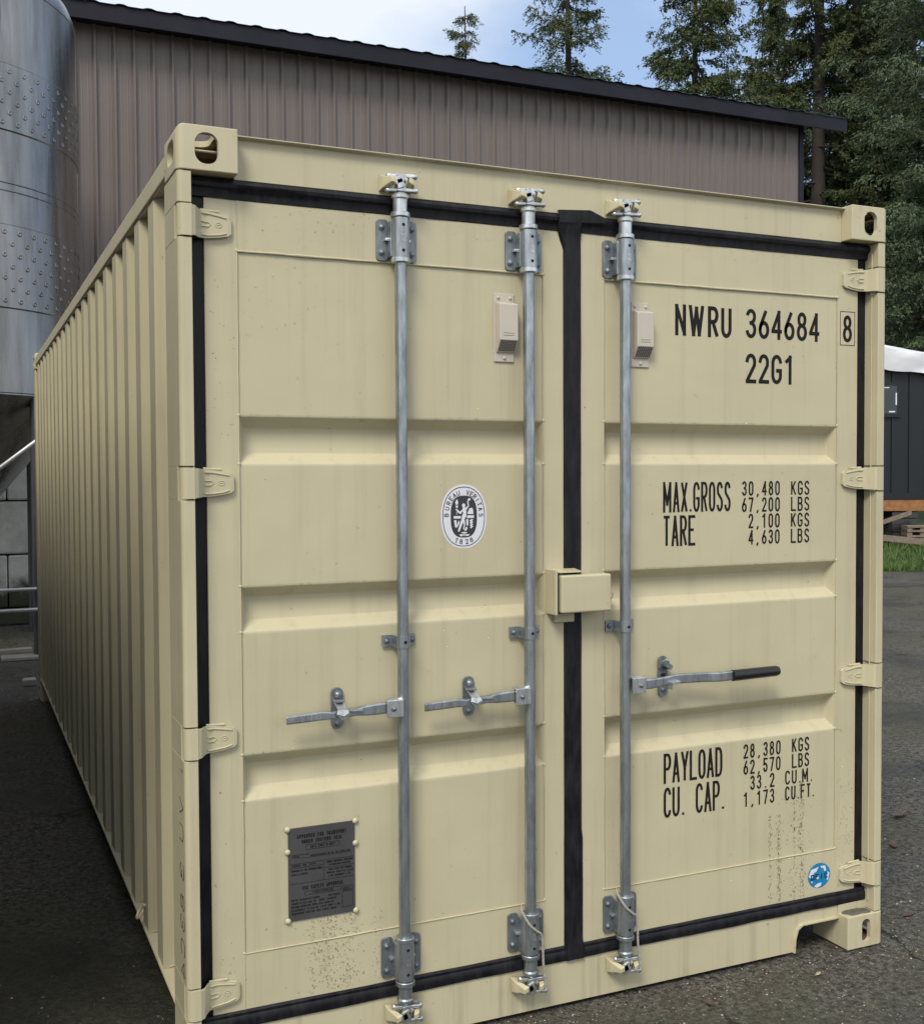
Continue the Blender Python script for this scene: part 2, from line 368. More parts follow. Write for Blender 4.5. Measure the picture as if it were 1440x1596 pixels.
# ------------------------------------------------------------------ shipping container
CT = thing('shipping_container', (0, 3.03, 0), 'cream twenty foot shipping container with black door seals standing on wet asphalt', 'shipping container')
Yf, Yp, Yh = .058, .061, .052        # door frame face, door panel face, header face
def evalcopy(o, name, mats, parent, bevel=0):
    dg = bpy.context.evaluated_depsgraph_get(); dg.update()
    me = D.meshes.new_from_object(o.evaluated_get(dg)); me.name = name
    return me
def capsule(w, h, r, n=6):
    pts = []
    for cx, cz, a in ((w/2-r, h/2-r, 0), (-w/2+r, h/2-r, 90), (-w/2+r, -h/2+r, 180), (w/2-r, -h/2+r, 270)):
        pts += [(cx+r*math.cos(RAD(a+90*i/n)), cz+r*math.sin(RAD(a+90*i/n))) for i in range(n+1)]
    return pts
def casting(sx, yb, top):
    """sx: side (-1/+1); yb: front face y (door end 0, far end 6.058); top: bool"""
    z0, z1 = (2.473, 2.591) if top else (.002, .118)
    xo, xi = sx*1.219, sx*1.057
    s_y = 1 if yb < 1 else -1; y0, y1 = yb, yb+s_y*.178
    mb = MB(); mb.box(min(xo, xi), max(xo, xi), min(y0, y1), max(y0, y1), z0, z1)
    base = mb.build('tmp', [M['ivory_cast'], M['inside']])
    # round the outer vertical edge and outer top edges
    bm_ = bmesh.new(); bm_.from_mesh(base.data)
    ee = []
    for e in bm_.edges:
        a, b_ = e.verts[0].co, e.verts[1].co
        outx = abs(a.x-xo) < 1e-4 and abs(b_.x-xo) < 1e-4
        outz = all(abs(q.z-(z1 if top else z0)) < 1e-4 for q in (a, b_)); fy = all(abs(q.y-y0) < 1e-4 for q in (a, b_))
        if (outx and outz) or (outx and fy): ee.append(e)
    bmesh.ops.bevel(bm_, geom=ee, offset=.021, segments=5, affect='EDGES', profile=.5)
    rest = [e for e in bm_.edges if len(e.link_faces) == 2 and e.calc_face_angle(0) > RAD(60)]
    bmesh.ops.bevel(bm_, geom=rest, offset=.0025, segments=2, affect='EDGES', profile=.5)
    bm_.to_mesh(base.data); bm_.free()
    cuts = []
    zc = (z0+z1)/2; w = .016
    c = MB(); c.box(min(xo-sx*w, xi+sx*w*.6), max(xo-sx*w, xi+sx*w*.6), min(y0+s_y*w, y1-s_y*w), max(y0+s_y*w, y1-s_y*w), z0+w, z1-w, 0); cuts.append(c.build('tmp', M['inside']))
    xc = (xo+xi)/2 - sx*.012*0; hw, hh = (.062, .082) if sx < 0 else (.058, .082)
    if not top: hw, hh = .038, .082
    prof = [(xc-sx*-.002+p[0], zc+p[1]) for p in capsule(hw, hh, min(hw, hh)*.46)]
    c = MB(); c.prism(prof, min(y0-s_y*.02, y0+s_y*.03), max(y0-s_y*.02, y0+s_y*.03), 'y'); cuts.append(c.build('tmp', M['ivory_cast']))
    prof = [((y0+y1)/2+p[0], zc+p[1]) for p in capsule(.10, .062, .028)]
    c = MB(); c.prism(prof, min(xo+sx*.02, xo-sx*.03), max(xo+sx*.02, xo-sx*.03), 'x'); cuts.append(c.build('tmp', M['ivory_cast']))
    zt = z1 if top else z0
    prof = [(xc+p[0], (y0+y1)/2+p[1]) for p in capsule(.06, .12, .028)]
    c = MB(); c.prism(prof, zt-.03, zt+.03, 'z'); cuts.append(c.build('tmp', M['ivory_cast']))
    for c in cuts:
        mm = base.modifiers.new('b', 'BOOLEAN'); mm.operation = 'DIFFERENCE'; mm.object = c; mm.solver = 'EXACT'
    bpy.context.view_layer.update()
    me = evalcopy(base, 'corner_casting', None, None)
    for o in cuts+[base]: D.objects.remove(o, do_unlink=True)
    o = D.objects.new('corner_casting', me); COL.objects.link(o)
    for v_ in me.vertices: v_.co = v_.co - Vector(ORG[CT.name])
    o.parent = CT; ORG[o.name] = ORG[CT.name]
    me.shade_flat() if hasattr(me, 'shade_flat') else None
    return o
for sx in (-1, 1):
    for yb in (0, 6.058):
        for tp in (True, False): casting(sx, yb, tp)

HZ = [2.343, 1.652, .958, .254]      # hinge heights
HH = .043
def rail_prof(): pass
for sx in (-1, 1):
    # front corner post, broken at the hinge knuckles
    mb = MB(); zs = [.118]
    segs = []; z = .1185
    for hz in sorted(HZ): segs.append((z, hz-HH)); z = hz+HH
    segs.append((z, 2.4725))
    def post(y_start):
        r = .013
        p = [(sx*(1.217-r+r*math.cos(RAD(a))), y_start+r-r*math.sin(RAD(a))) for a in range(0, 91, 15)]
        return p + [(sx*1.180, y_start), (sx*1.180, .085), (sx*1.10, .085), (sx*1.10, .20), (sx*1.217, .20)]
    for z0, z1 in segs: mb.prism(post(.004), z0+.0022, z1-.0022, 'z')
    for hz in HZ: mb.prism(post(.0)[:0] + [(sx*1.217, .048), (sx*1.186, .048), (sx*1.180, .085), (sx*1.10, .085), (sx*1.10, .20), (sx*1.217, .20)], hz-HH-.003, hz+HH+.003, 'z')
    # fold line seen on the inner cheek
    mb.box(min(sx*1.1795, sx*1.176), max(sx*1.1795, sx*1.176), .030, .036, .15, 2.44)
    mb.build('corner_post', M['ivory'], CT, .0015, 1)
    mb = MB()
    mb.prism([(sx*1.217, 5.9), (sx*1.217, 6.05), (sx*1.10, 6.05), (sx*1.10, 5.9)], .118, 2.473, 'z'); mb.build('corner_post', M['ivory'], CT, .006, 2)
    # top and bottom side rails
    mb = MB(); xo, xi = sx*1.214, sx*1.16
    mb.box(min(xo, xi), max(xo, xi), .178, 5.880, 2.497, 2.560); mb.build('top_side_rail', M['ivory_side'], CT, .008, 3)
    mb = MB()                                   # channel: sloping top flange, web set back, bottom flange
    prof = [(sx*1.214, .168), (sx*1.120, .210), (sx*1.120, .217), (sx*1.214, .174)]
    mb.prism([(p[0], p[1]) for p in prof], 0, 1, 'z')
    mb = MB(); n = len(prof)
    vs = [(p[0], .178, p[1]) for p in prof] + [(p[0], 5.88, p[1]) for p in prof]
    mb.add(vs, [(i, (i+1) % n, (i+1) % n+n, i+n) for i in range(n)])
    mb.build('bottom_side_rail', M['ivory_side'], CT, .002, 1)
    mb = MB(); mb.box(min(sx*1.10, sx*1.05), max(sx*1.10, sx*1.05), .1785, 5.88, .03, .205); mb.build('rail_web', M['void'], CT)  # near-black colour puts the shade under the rail into the web
    # corrugated side wall
    mb = MB(); y = .198; path = [(sx*1.199, .17), (sx*1.199, .27)]; y = .27
    while y < 5.75:
        path += [(sx*1.171, y+.05), (sx*1.171, y+.140), (sx*1.207, y+.190), (sx*1.207, y+.290)]; y += .290
    path += [(sx*1.199, 5.95)]
    zt, zb = 2.4965, .170
    lv = [(zb, 0)] + [(zb+(zt-zb)*i/6, 0) for i in range(1, 7)]
    vs = []; npth = len(path)
    for z, _ in lv:
        for i, (x, yy) in enumerate(path):
            inn = 1.207-abs(x); zz = z + (inn*.75 if z == zb else 0)
            vs.append((x + .0015*mnoise.noise(Vector((yy*1.5, z*1.2, sx))), yy, zz))
    mb.add(vs, [(j*npth+i, j*npth+i+1, (j+1)*npth+i+1, (j+1)*npth+i) for j in range(len(lv)-1) for i in range(npth-1)])
    # weld bead along the foot of the sheet
    for i in range(npth-1):
        a = vs[i]; c2 = vs[i+1]; mb.tube([(a[0]+sx*.003, a[1], a[2]+.004), (c2[0]+sx*.003, c2[1], c2[2]+.004)], .0035, 6, 1, True)
    o = mb.build('side_wall', [M['ivory_side'], M['weld']], CT, .006, 3)
    if sx < 0:      # small tie ring welded at the foot of the wall
        mb = MB(); mb.tube([(-1.214+.012*math.cos(a)-.01, .80+.02*math.sin(a), .232+.02*math.cos(a)) for a in [k*math.pi/6 for k in range(11)]], .0045, 8); mb.build('lashing_ring', M['ivory'], CT)
mb = MB(); mb.box(-1.165, 1.165, .10, 5.95, 2.548, 2.556)
for k in range(19): y = .35+k*.3; mb.box(-1.0, 1.0, y, y+.12, 2.5562, 2.566)
mb.build('roof', M['ivory'], CT, .004, 2)
mb = MB(); mb.box(-1.049, 1.049, .2, 5.9, .13, .16); mb.build('floor', M['void'], CT)
for k in range(12): mb = MB(); y = .5+k*.46; mb.box(-1.048, 1.048, y, y+.05, .03, .1295); mb.build('cross_member', M['void'], CT)
mb = MB(); mb.box(-1.09, 1.09, 5.98, 6.0, .1, 2.5); mb.build('end_wall', M['ivory'], CT)
for z in (.03, 2.50): mb = MB(); mb.box(-1.057, 1.057, 5.93, 6.04, z, z+.075); mb.build('end_rail', M['ivory'], CT)
# header with top lip
mb = MB(); mb.prism([(Yh, 2.470), (Yh, 2.5785), (.034, 2.582), (.034, 2.5855), (.10, 2.5855), (.12, 2.470)], -1.0568, 1.0568, 'x')
mb.build('door_header', M['ivory'], CT, .0012, 1)
mb = MB(); mb.box(-1.1, 1.1, .112, .13, .14, 2.475); mb.build('door_backing', M['void'], CT)
# sill with lifting notches beside the castings
mb = MB(); prof = [(-.862, .012), (.862, .012), (.866, .060), (.876, .090), (.896, .102), (1.0565, .102), (1.0565, .1465), (-1.0565, .1465), (-1.0565, .102), (-.896, .102), (-.876, .09), (-.866, .06)]
n = len(prof); vs = [(p[0], Yh+.002, p[1]) for p in prof]+[(p[0], .062, p[1]) for p in prof]
mb.add(vs, [(i, (i+1) % n, (i+1) % n+n, i+n) for i in range(n)]); 
# front and back faces as strips (concave outline)
def sillface(y):
    mb.add([(-.862, y, .012), (.862, y, .012), (.866, y, .06), (.876, y, .09), (.896, y, .102), (-.896, y, .102), (-.876, y, .09), (-.866, y, .06)], [tuple(range(8))])
    mb.add([(-1.0565, y, .102), (1.0565, y, .102), (1.0565, y, .1465), (-1.0565, y, .1465)], [(0, 1, 2, 3)])
sillface(Yh+.002); sillface(.062)
for sx in (-1, 1):    # returned lip of the notch
    o_ = [(.862, .012), (.866, .060), (.876, .090), (.896, .102), (1.0565, .102)]; i_ = [(.857, .012), (.861, .062), (.872, .094), (.893, .1065), (1.0565, .1065)]
    vs = [(sx*p[0], yy_, p[1]) for yy_ in (.042, .0539) for p in o_+i_]
    mb.add(vs, [(k, k+1, 6+k, 5+k) for k in range(4)]+[(k, k+1, 11+k, 10+k) for k in range(4)]+[(5+k, 6+k, 16+k, 15+k) for k in range(4)]+[(0, 5, 15, 10)])
mb.build('door_sill', M['ivory_sill'], CT)
for sx in (-1, 1): mb = MB(); mb.box(min(sx*1.0575, sx*1.18), max(sx*1.0575, sx*1.18), .05, .09, .1185, .1465); mb.build('sill_end', M['ivory_sill'], CT)

# ------------------------------------------------------------------ doors
RZ = [(1.835, 1.702), (1.366, 1.239), (.901, .772)]
def jitter_bead(mb, p0, p1, r, mi=0, n=None):
    p0, p1 = Vector(p0), Vector(p1); ln = (p1-p0).length; n = n or max(3, int(ln/.035)); pts = []
    for i in range(n+1):
        q = p0.lerp(p1, i/n); j = mnoise.noise(q*23)*.0009; pts.append(q+Vector((j if abs(p1.x-p0.x) < .01 else 0, 0, j if abs(p1.z-p0.z) < .01 else 0)))
    mb.tube(pts, [r*(1+.35*mnoise.noise(q*40)) for q in pts], 8, mi)
def door(x0, x1, px0, px1):
    """x0..x1 leaf, px0..px1 pressed panel"""
    mb = MB(); z0, z1 = .190, 2.4175; pz0, pz1 = .348, 2.281
    mb.box(x0, px0, Yf, .095, z0, z1); mb.box(px1, x1, Yf, .095, z0, z1)
    mb.box(px0, px1, Yf, .095, pz1, z1); mb.box(px0, px1, Yf, .095, z0, pz0)
    dp = .036
    def sm(u): u = max(0, min(1, u)); r = .13; return (u*u/(2*r) if u < r else (u-r/2 if u < 1-r else 1-r-(1-u)**2/(2*r)))/(1-r)
    zz = [pz0, pz1]
    for zt, zb in RZ:
        for i in range(13): zz += [zb+.034*i/12, zt-.034*i/12]
        zz += [zt+.006, zb-.006]
    zz = sorted(set(round(q, 5) for q in zz)); ex = .020
    xx = [px0+ex*i/8 for i in range(9)]+[px1-ex*i/8 for i in range(9)]+[px0+ex+(px1-px0-2*ex)*i/14 for i in range(1, 14)]
    xx = sorted(set(round(q, 5) for q in xx))
    pn = MB(); vs = []
    for z in zz:
        dz = 0
        for zt, zb in RZ:
            if zb <= z <= zt: dz = min(sm((z-zb)/.034), sm((zt-z)/.034))
        for x in xx:
            dx = min(sm((x-px0)/ex), sm((px1-x)/ex))
            vs.append((x, Yp+dp*min(dz, dx)+.0007*mnoise.noise(Vector((x*3, z*3, 0))), z))
    K = len(xx)
    pn.add(vs, [(i*K+k, i*K+k+1, (i+1)*K+k+1, (i+1)*K+k) for i in range(len(zz)-1) for k in range(K-1)], 0, True)
    d = mb.build('door', [M['ivory']], CT, .0015, 2); pn.build('door_panel', M['ivory'], d)
    w = MB()
    for x in (px0, px1): jitter_bead(w, (x, Yf-.0002, z0+.002), (x, Yf-.0002, z1-.002), .0017)
    jitter_bead(w, (px0, Yf-.0005, pz1), (px1, Yf-.0005, pz1), .0032)
    jitter_bead(w, (px0, Yf-.0002, pz0), (px1, Yf-.0002, pz0), .0024)
    for x in (px0, px1):
        for z in (pz0, pz1)+tuple(q for r in RZ for q in r): w.dome((x, Yf+.0005, z+.002), .005, (0, -1, 0), .003)
    w.build('weld_seam', M['weld'], d)
    return d
DL = door(-1.138, -.040, -1.050, -.110); DR = door(.006, 1.138, .104, 1.048)
# rubber seals
def seal_strip(name, pts, prof_w, y, parent, horiz=True, bulge=.012, wob=.0010):
    """pts along a line; strip with rounded face of width prof_w"""
    mb = MB(); p0, p1 = Vector(pts[0]), Vector(pts[1]); n = max(8, int((p1-p0).length/.05)); K = 7; vs = []
    for i in range(n+1):
        q = p0.lerp(p1, i/n)
        for k in range(K+1):
            u = k/K*2-1; wv = prof_w/2*(1+0) ; e = wob*mnoise.noise(Vector((i*.6, k*.15, y*50)))*(3 if abs(u) > .9 else 1)
            off = u*wv+e; yy = y - bulge*math.sqrt(max(0, 1-u*u)) + .0015*mnoise.noise(Vector((i*.3, k, 3)))
            vs.append((q.x, yy, q.z+off) if horiz else (q.x+off, yy, q.z))
    mb.add(vs, [(i*(K+1)+k, i*(K+1)+k+1, (i+1)*(K+1)+k+1, (i+1)*(K+1)+k) for i in range(n) for k in range(K)], 0, True)
    return mb.build(name, M['rubber'], parent)
for sx, d in ((-1, DL), (1, DR)):
    mb = MB(); mb.box(min(sx*1.137, sx*1.1815), max(sx*1.137, sx*1.1815), .066, .092, .150, 2.468); mb.build('side_seal', M['rubber'], d, .002, 1)
def topseal(xa, xb, d):
    mb = MB(); n = int((xb-xa)/.04); pr = [(.075, 2.4695), (.056, 2.4695), (.046, 2.466), (.041, 2.456), (.043, 2.447), (.0515, 2.441), (.054, 2.432), (.0555, 2.4185), (.075, 2.4165)]; K = len(pr); vs = []
    for i in range(n+1):
        x = xa+(xb-xa)*i/n
        for k, (yy, zz) in enumerate(pr):
            j = mnoise.noise(Vector((x*9, k*.4, 1)))*.0012; vs.append((x, yy+j*.5, zz+(j if 0 < k < 7 else j*2)))
    mb.add(vs, [(i*K+k, i*K+k+1, (i+1)*K+k+1, (i+1)*K+k) for i in range(n) for k in range(K-1)], 0, True); mb.build('top_seal', M['rubber'], d)
topseal(-1.181, -.03, DL); topseal(-.02, 1.181, DR)
def botseal(xa, xb, d):
    mb = MB(); n = int((xb-xa)/.04); pr = [(.075, .1935), (.0545, .1925), (.050, .188), (.0505, .180), (.0475, .176), (.046, .160), (.049, .1475), (.075, .1470)]; K = len(pr); vs = []
    for i in range(n+1):
        x = xa+(xb-xa)*i/n
        for k, (yy, zz) in enumerate(pr):
            j = mnoise.noise(Vector((x*8, k*.4, 7)))*.0012; vs.append((x, yy+j*.5, zz+j*(2 if k == 1 or k == 6 else .6)))
    mb.add(vs, [(i*K+k, i*K+k+1, (i+1)*K+k+1, (i+1)*K+k) for i in range(n) for k in range(K-1)], 0, True); mb.build('bottom_seal', M['rubber'], d)
botseal(-1.181, -.028, DL); botseal(-.018, 1.181, DR)
# centre seal: flat lip overlapping the left leaf, flared at the top
mb = MB(); vs = []; zs = [.1485+i*(2.478-.1485)/80 for i in range(81)]
for z in zs:
    xl, xr = -.041, .022
    if z > 2.375: xl = -.041-.022*min(1, (z-2.375)/.03)
    if z < .17: pass
    if z < .55: xl += -.001; xr += .004
    j = mnoise.noise(Vector((0, 0, z*4)))*.0028
    row = [xl+j, xl+.006+j, (xl+xr)/2, xr-.006+j, xr+j+.001*mnoise.noise(Vector((z*9, 1, 1)))]
    ys = [.0572, .0515, .0525, .0505, .0572]
    lift = .012*min(1, max(0, (z-2.41)/.03)) + .009*min(1, max(0, (.20-z)/.02))
    vs += [(a, c-lift, z) for a, c in zip(row, ys)]
K = 5; n = len(zs)
mb.add(vs, [(i*K+k, i*K+k+1, (i+1)*K+k+1, (i+1)*K+k) for i in range(n-1) for k in range(K-1)], 0, True)
# flap over the header seal
mb.add([(-.064, .037, 2.478), (.045, .037, 2.486), (.10, .042, 2.468), (.10, .040, 2.452), (-.064, .0385, 2.44), (-.064, .052, 2.479), (.045, .0515, 2.487), (.10, .0515, 2.469)], [(0, 1, 2, 3, 4), (0, 5, 6, 1), (1, 6, 7, 2)])
mb.build('centre_seal', M['rubber'], DR)

# ------------------------------------------------------------------ hinges
def hinge(sx, hz):
    mb = MB()
    r = .0185; cx, cy = 1.217-r, .0+r
    kn = [(sx*(cx+r*math.cos(RAD(a))), cy-r*math.sin(RAD(a))) for a in range(-60, 91, 15)] + [(sx*1.180, .0), (sx*1.180, .037), (sx*1.19, .037)]
    mb.prism(kn, hz-HH+.0015, hz+HH-.0015, 'z')
    # strap: stations x, y(front), z half heights up/down
    st = [(1.1795, .0005, .040, .040), (1.170, .006, .039, .039), (1.158, .030, .038, .038), (1.150, .040, .037, .037), (1.135, .044, .036, .037), (1.10, .045, .031, .033), (1.074, .046, .027, .027), (1.066, .048, .020, .020)]
    th = .0095; vs = []
    for x, y, a, b_ in st: vs += [(sx*x, y, hz+a), (sx*x, y, hz-b_), (sx*x, y+th, hz-b_), (sx*x, y+th, hz+a)]
    n = len(st)
    mb.add(vs, [(4*i+k, 4*i+(k+1) % 4, 4*(i+1)+(k+1) % 4, 4*(i+1)+k) for i in range(n-1) for k in range(4)] + [(0, 1, 2, 3), (4*n-4, 4*n-3, 4*n-2, 4*n-1)])
    # pressed ribs and oval stamp
    mb.tube([(sx*1.148, .039, hz+.029), (sx*1.13, .0435, hz+.0285), (sx*1.10, .0445, hz+.024), (sx*1.08, .0455, hz+.020)], .0026, 6)
    mb.tube([(sx*1.148, .039, hz-.029), (sx*1.13, .0435, hz-.029), (sx*1.10, .0445, hz-.026), (sx*1.08, .0455, hz-.020)], .0026, 6)
    mb.tube([(sx*1.148, .0395, hz+.006), (sx*1.13, .0435, hz+.006), (sx*1.122, .0445, hz), (sx*1.13, .0435, hz-.006), (sx*1.148, .0395, hz-.006)], .0018, 6)
    mb.tube([(sx*1.102+.0085*math.cos(a), .0445, hz+.0065*math.sin(a)) for a in [k*math.pi/8 for k in range(17)]], .0011, 6)
    mb.tube([(sx*1.102-.004, .0445, hz), (sx*1.102+.004, .0445, hz+.001)], .0014, 5)
    # lumpy weld along the upper edge
    pts = [Vector((sx*(1.150-.05*i/10), .050, hz+.0385-.002*i/10)) for i in range(11)]
    mb.tube(pts, [.0035+.003*abs(mnoise.noise(p*70+Vector((hz, 0, 0)))) for p in pts], 7)
    return mb.build('hinge', M['ivory'], CT, .0015, 2)
for sx in (-1, 1):
    for hz in HZ: hinge(sx, hz)

# ------------------------------------------------------------------ locking bars
AY = .0195
def bolt(mb, p, r=.0085, mi=0):
    mb.tube([(p[0], p[1], p[2]), (p[0], p[1]-.003, p[2])], r*1.25, 12, mi); mb.dome((p[0], p[1]-.003, p[2]), r, (0, -1, 0), .006, 10, mi)
def ring_z(mb, x, z0, z1, r, mi=0, ch=.002): mb.lathe([(.001, z0), (r-ch, z0), (r, z0+ch), (r, z1-ch), (r-ch, z1), (.001, z1)], (x, AY), 28, mi)
def bracket(xc, zc, parent, up):
    mb = MB(); h = .058
    mb.lathe([(.018, zc-h), (.0262, zc-h), (.0262, zc+h), (.018, zc+h)], (xc, AY), 28, 0)
    for s in (-1, 1):
        pr = [(xc+s*.043+p[0], zc+p[1]) for p in capsule(.036, .118, .011)]
        mb.prism(pr, .0505, .0575, 'y', 1)
        mb.box(min(xc+s*.022, xc+s*.029), max(xc+s*.022, xc+s*.029), .020, .052, zc-.050, zc+.050, 0)
        mb.obox((xc+s*.032, .045, zc), (.007, 0, 0), (0, .008, 0), (0, 0, .004), 2)
        for k in (-1, 1): bolt(mb, (xc+s*.046, .0505, zc+k*.036), .0078, 1)
    for k in (-1, 1):
        mb.tube([(xc, AY-.0235, zc+k*.036), (xc, AY-.0266, zc+k*.036)], .0052, 12, 3)
    text(mb, 'CL', xc-.006, xc+.006, zc-.010, zc+.012, AY-.0267, .0012, mi=2)
    mb.build('bracket', [M['galv'], M['galvdull'], M['bright'], M['void']], parent, .0012, 2)
def cam(xc, zc, parent, up):      # up=+1 top, -1 bottom. zc is the cam centre height
    mb = MB(); u = up
    mb.obox((xc, AY-.001, zc), (.0135, 0, 0), (0, .014, 0), (0, 0, .025))
    mb.obox((xc-.010, AY-.012, zc+.006*u), (.012, 0, .005), (0, .006, 0), (-.004, 0, .010))
    rot = RAD(-14)
    ax = Vector((math.cos(rot), math.sin(rot), 0)); ay = Vector((-math.sin(rot), math.cos(rot), 0))
    for k, wd in ((1, .039), (-1, .041)):
        c = Vector((xc+.004, AY-.003, zc+k*.020))
        mb.obox(c, ax*wd, ay*.0095, Vector((k*.0, 0, .0052)))
        mb.dome(c+ax*wd*.96, .0095, ax, .009, 10)
        mb.dome(c-ax*wd*.96, .0095, -ax, .009, 10)
    mb.obox((xc-.004, AY-.014, zc-.002), (.011, 0, .004), (0, .004, 0), (-.003, 0, .014))
    mb.obox((xc+.012, AY-.010, zc+.006), (.006, 0, .008), (0, .005, 0), (.004, 0, -.004))
    mb.build('cam', M['bright'], parent, .0025, 2)
def keeper(xc, zc, up):
    u = up
    for s in (-1, 1):
        mb = MB(); x = xc+s*.037+(-.004 if s < 0 else .0)
        F = [(x-.013, Yh-.001, -.024), (x+.012, Yh-.001, -.018), (x+.011, Yh-.001, .022), (x-.010, Yh-.001, .027)]
        k1 = [(x-.010, .030, -.017), (x+.008, .028, -.014), (x+.009, .028, .016), (x-.008, .030, .020)]
        c = x-s*.006
        k2 = [(c-.008, .010, -.010), (c+.007, .008, -.015), (c+.007, .006, .009), (c-.006, .010, .014)]
        c = x-s*.013
        k3 = [(c-.008, -.010, -.004), (c+.008, -.012, -.012), (c+.007, -.010, .006), (c-.006, -.008, .013)]
        vs = [(p[0], p[1], zc+p[2]*u) for p in F+k1+k2+k3]
        mb.add(vs, [(4*i+k, 4*i+(k+1) % 4, 4*i+4+(k+1) % 4, 4*i+4+k) for i in range(3) for k in range(4)]+[(0, 1, 2, 3), (12, 13, 14, 15)])
        mb.build('cam_keeper', M['ivory_cast'], CT, .003, 3)
def locking_bar(xc, dr):
    mb = MB(); mb.tube([(xc, AY, .262), (xc, AY, 2.30)], .0172, 28)
    bar = mb.build('locking_bar', M['galv'], CT)
    for zc, u in ((2.343, 1), (.264, -1)):
        if u < 0: zc = {-.590: .264, -.180: .268, .159: .268}[xc]
        bracket(xc, zc, bar, u)
        e = MB(); ring_z(e, xc, zc-u*.061-.007, zc-u*.061+.007, .0275); e.build('collar', M['bright'] if u > 0 else M['galv'], bar)
        e = MB(); ring_z(e, xc, zc+u*.067-.007, zc+u*.067+.007, .0285)
        a, b_ = sorted((zc+u*.070, zc+u*.118)); ring_z(e, xc, a, b_, .0205)
        a, b_ = sorted((zc+u*.108, zc+u*.128)); ring_z(e, xc, a, b_, .0245, ch=.006)
        e.build('collar', M['bright'] if u > 0 else M['galv'], bar)
        cam(xc, zc+u*.156, bar, u); keeper(xc, zc+u*.158, u)
    # mid guide strap
    g = MB(); zc = 1.192; h = .0165
    prof = [(xc-.052, .051), (xc-.024, .051), (xc-.020, .030)] + [(xc+.0215*math.cos(RAD(a)), AY-.0215*math.sin(RAD(a))) for a in range(165, 14, -15)] + [(xc+.020, .030), (xc+.024, .051), (xc+.050, .051), (xc+.050, .0555), (xc+.0195, .0555), (xc+.0165, .030)] + [(xc+.0178*math.cos(RAD(a)), AY-.0178*math.sin(RAD(a))) for a in range(15, 166, 15)] + [(xc-.0165, .030), (xc-.0195, .0555), (xc-.052, .0555)]
    n = len(prof); vs = [(p[0], p[1], zc-h) for p in prof]+[(p[0], p[1], zc+h) for p in prof]
    g.add(vs, [(i, (i+1) % n, (i+1) % n+n, i+n) for i in range(n)])
    nn = (n)//2
    for o_ in (0, n):
        for i in range(nn-1): g.add([vs[o_+i], vs[o_+i+1], vs[o_+n-2-i], vs[o_+n-1-i]], [(0, 1, 2, 3)])
    for s in (-1, 1): bolt(g, (xc+s*.039, .051, zc), .0075, 1)
    g.tube([(xc, AY-.0200, zc), (xc, AY-.0219, zc)], .0050, 12, 2)
    g.build('guide_strap', [M['galv'], M['galvdull'], M['void']], bar)
    # handle hub
    hz = 1.006; hb = MB()
    hx0, hx1 = xc+dr*.010, xc+dr*.060
    hb.prism([(-.010, hz-.025), (-.010, hz+.024), (.0, hz+.028), (.016, hz+.028), (.016, hz+.024), (-.004, hz+.020), (-.004, hz-.025)], min(hx0, hx1), max(hx0, hx1), 'x')
    hb.box(min(xc+dr*.012, xc+dr*.050), max(xc+dr*.012, xc+dr*.050), .024, .029, hz-.025, hz+.0235)
    bolt(hb, (xc+dr*.040, -.010, hz), .0065, 1)
    hb.build('handle_hub', [M['bright'], M['galvdull']], bar, .0015, 2)
    # handle arm: stations (distance, z, y, half height, half depth)
    if dr < 0: S_ = [(.030, .002, .006, .016, .005), (.075, .001, .006, .0165, .005), (.115, -.001, .010, .015, .006), (.145, -.003, .014, .011, .009), (.185, -.004, .012, .013, .008), (.215, -.006, .010, .010, .008), (.232, -.005, .008, .012, .006), (.250, -.004, .006, .0125, .0045), (.350, -.008, .004, .0115, .0045)]
    else: S_ = [(.030, 0, .006, .016, .005), (.09, -.001, .006, .0165, .005), (.14, .002, .010, .015, .005), (.19, .006, .012, .016, .005), (.30, .004, .004, .016, .005), (.34, .003, -.006, .016, .005), (.41, .004, -.008, .016, .005)]
    a = MB(); vs = []
    for q in S_:
        x = xc+dr*q[0]; z = hz+q[1]; y = q[2]; hh, hd = q[3], q[4]
        vs += [(x, y-hd, z+hh*.8), (x, y-hd, z-hh*.8), (x, y-hd*.3, z-hh), (x, y+hd, z-hh), (x, y+hd, z+hh), (x, y-hd*.3, z+hh)]
    n = len(S_)
    a.add(vs, [(6*i+k, 6*i+(k+1) % 6, 6*i+6+(k+1) % 6, 6*i+6+k) for i in range(n-1) for k in range(6)]+[tuple(range(6)), tuple(range(6*n-6, 6*n))])
    if dr < 0:
        a.obox((xc-.165, .002, hz+.003), (.035, 0, -.002), (0, .004, 0), (0, 0, .0035), 0)
        x0 = xc-.345
        text(a, 'HH 05.50 HH', x0, xc-.252, hz-.013, hz+.003, -.0009, .0009, fill=.75, mi=1)
    hd = a.build('handle', [M['galv'], M['bright']], bar, .002, 2)
    if dr > 0:
        g = MB(); g.tube([(xc+.392, -.008, hz+.0035), (xc+.394, -.008, hz+.0035), (xc+.570, -.009, hz+.006), (xc+.579, -.009, hz+.006), (xc+.583, -.009, hz+.006)], [.016, .0185, .0175, .015, .008], 20)
        g.build('grip', M['grip'], bar)
    # catch / retainer
    k = MB(); cx = xc+dr*.189 if dr < 0 else xc+.163; zc = hz+(.004 if dr < 0 else .010)
    pr = [(cx+p[0], zc+p[1]) for p in capsule(.036, .118 if dr < 0 else .132, .017)]
    k.prism(pr, .051, .0565, 'y', 1)
    bolt(k, (cx, .051, zc-.044), .0075, 1)
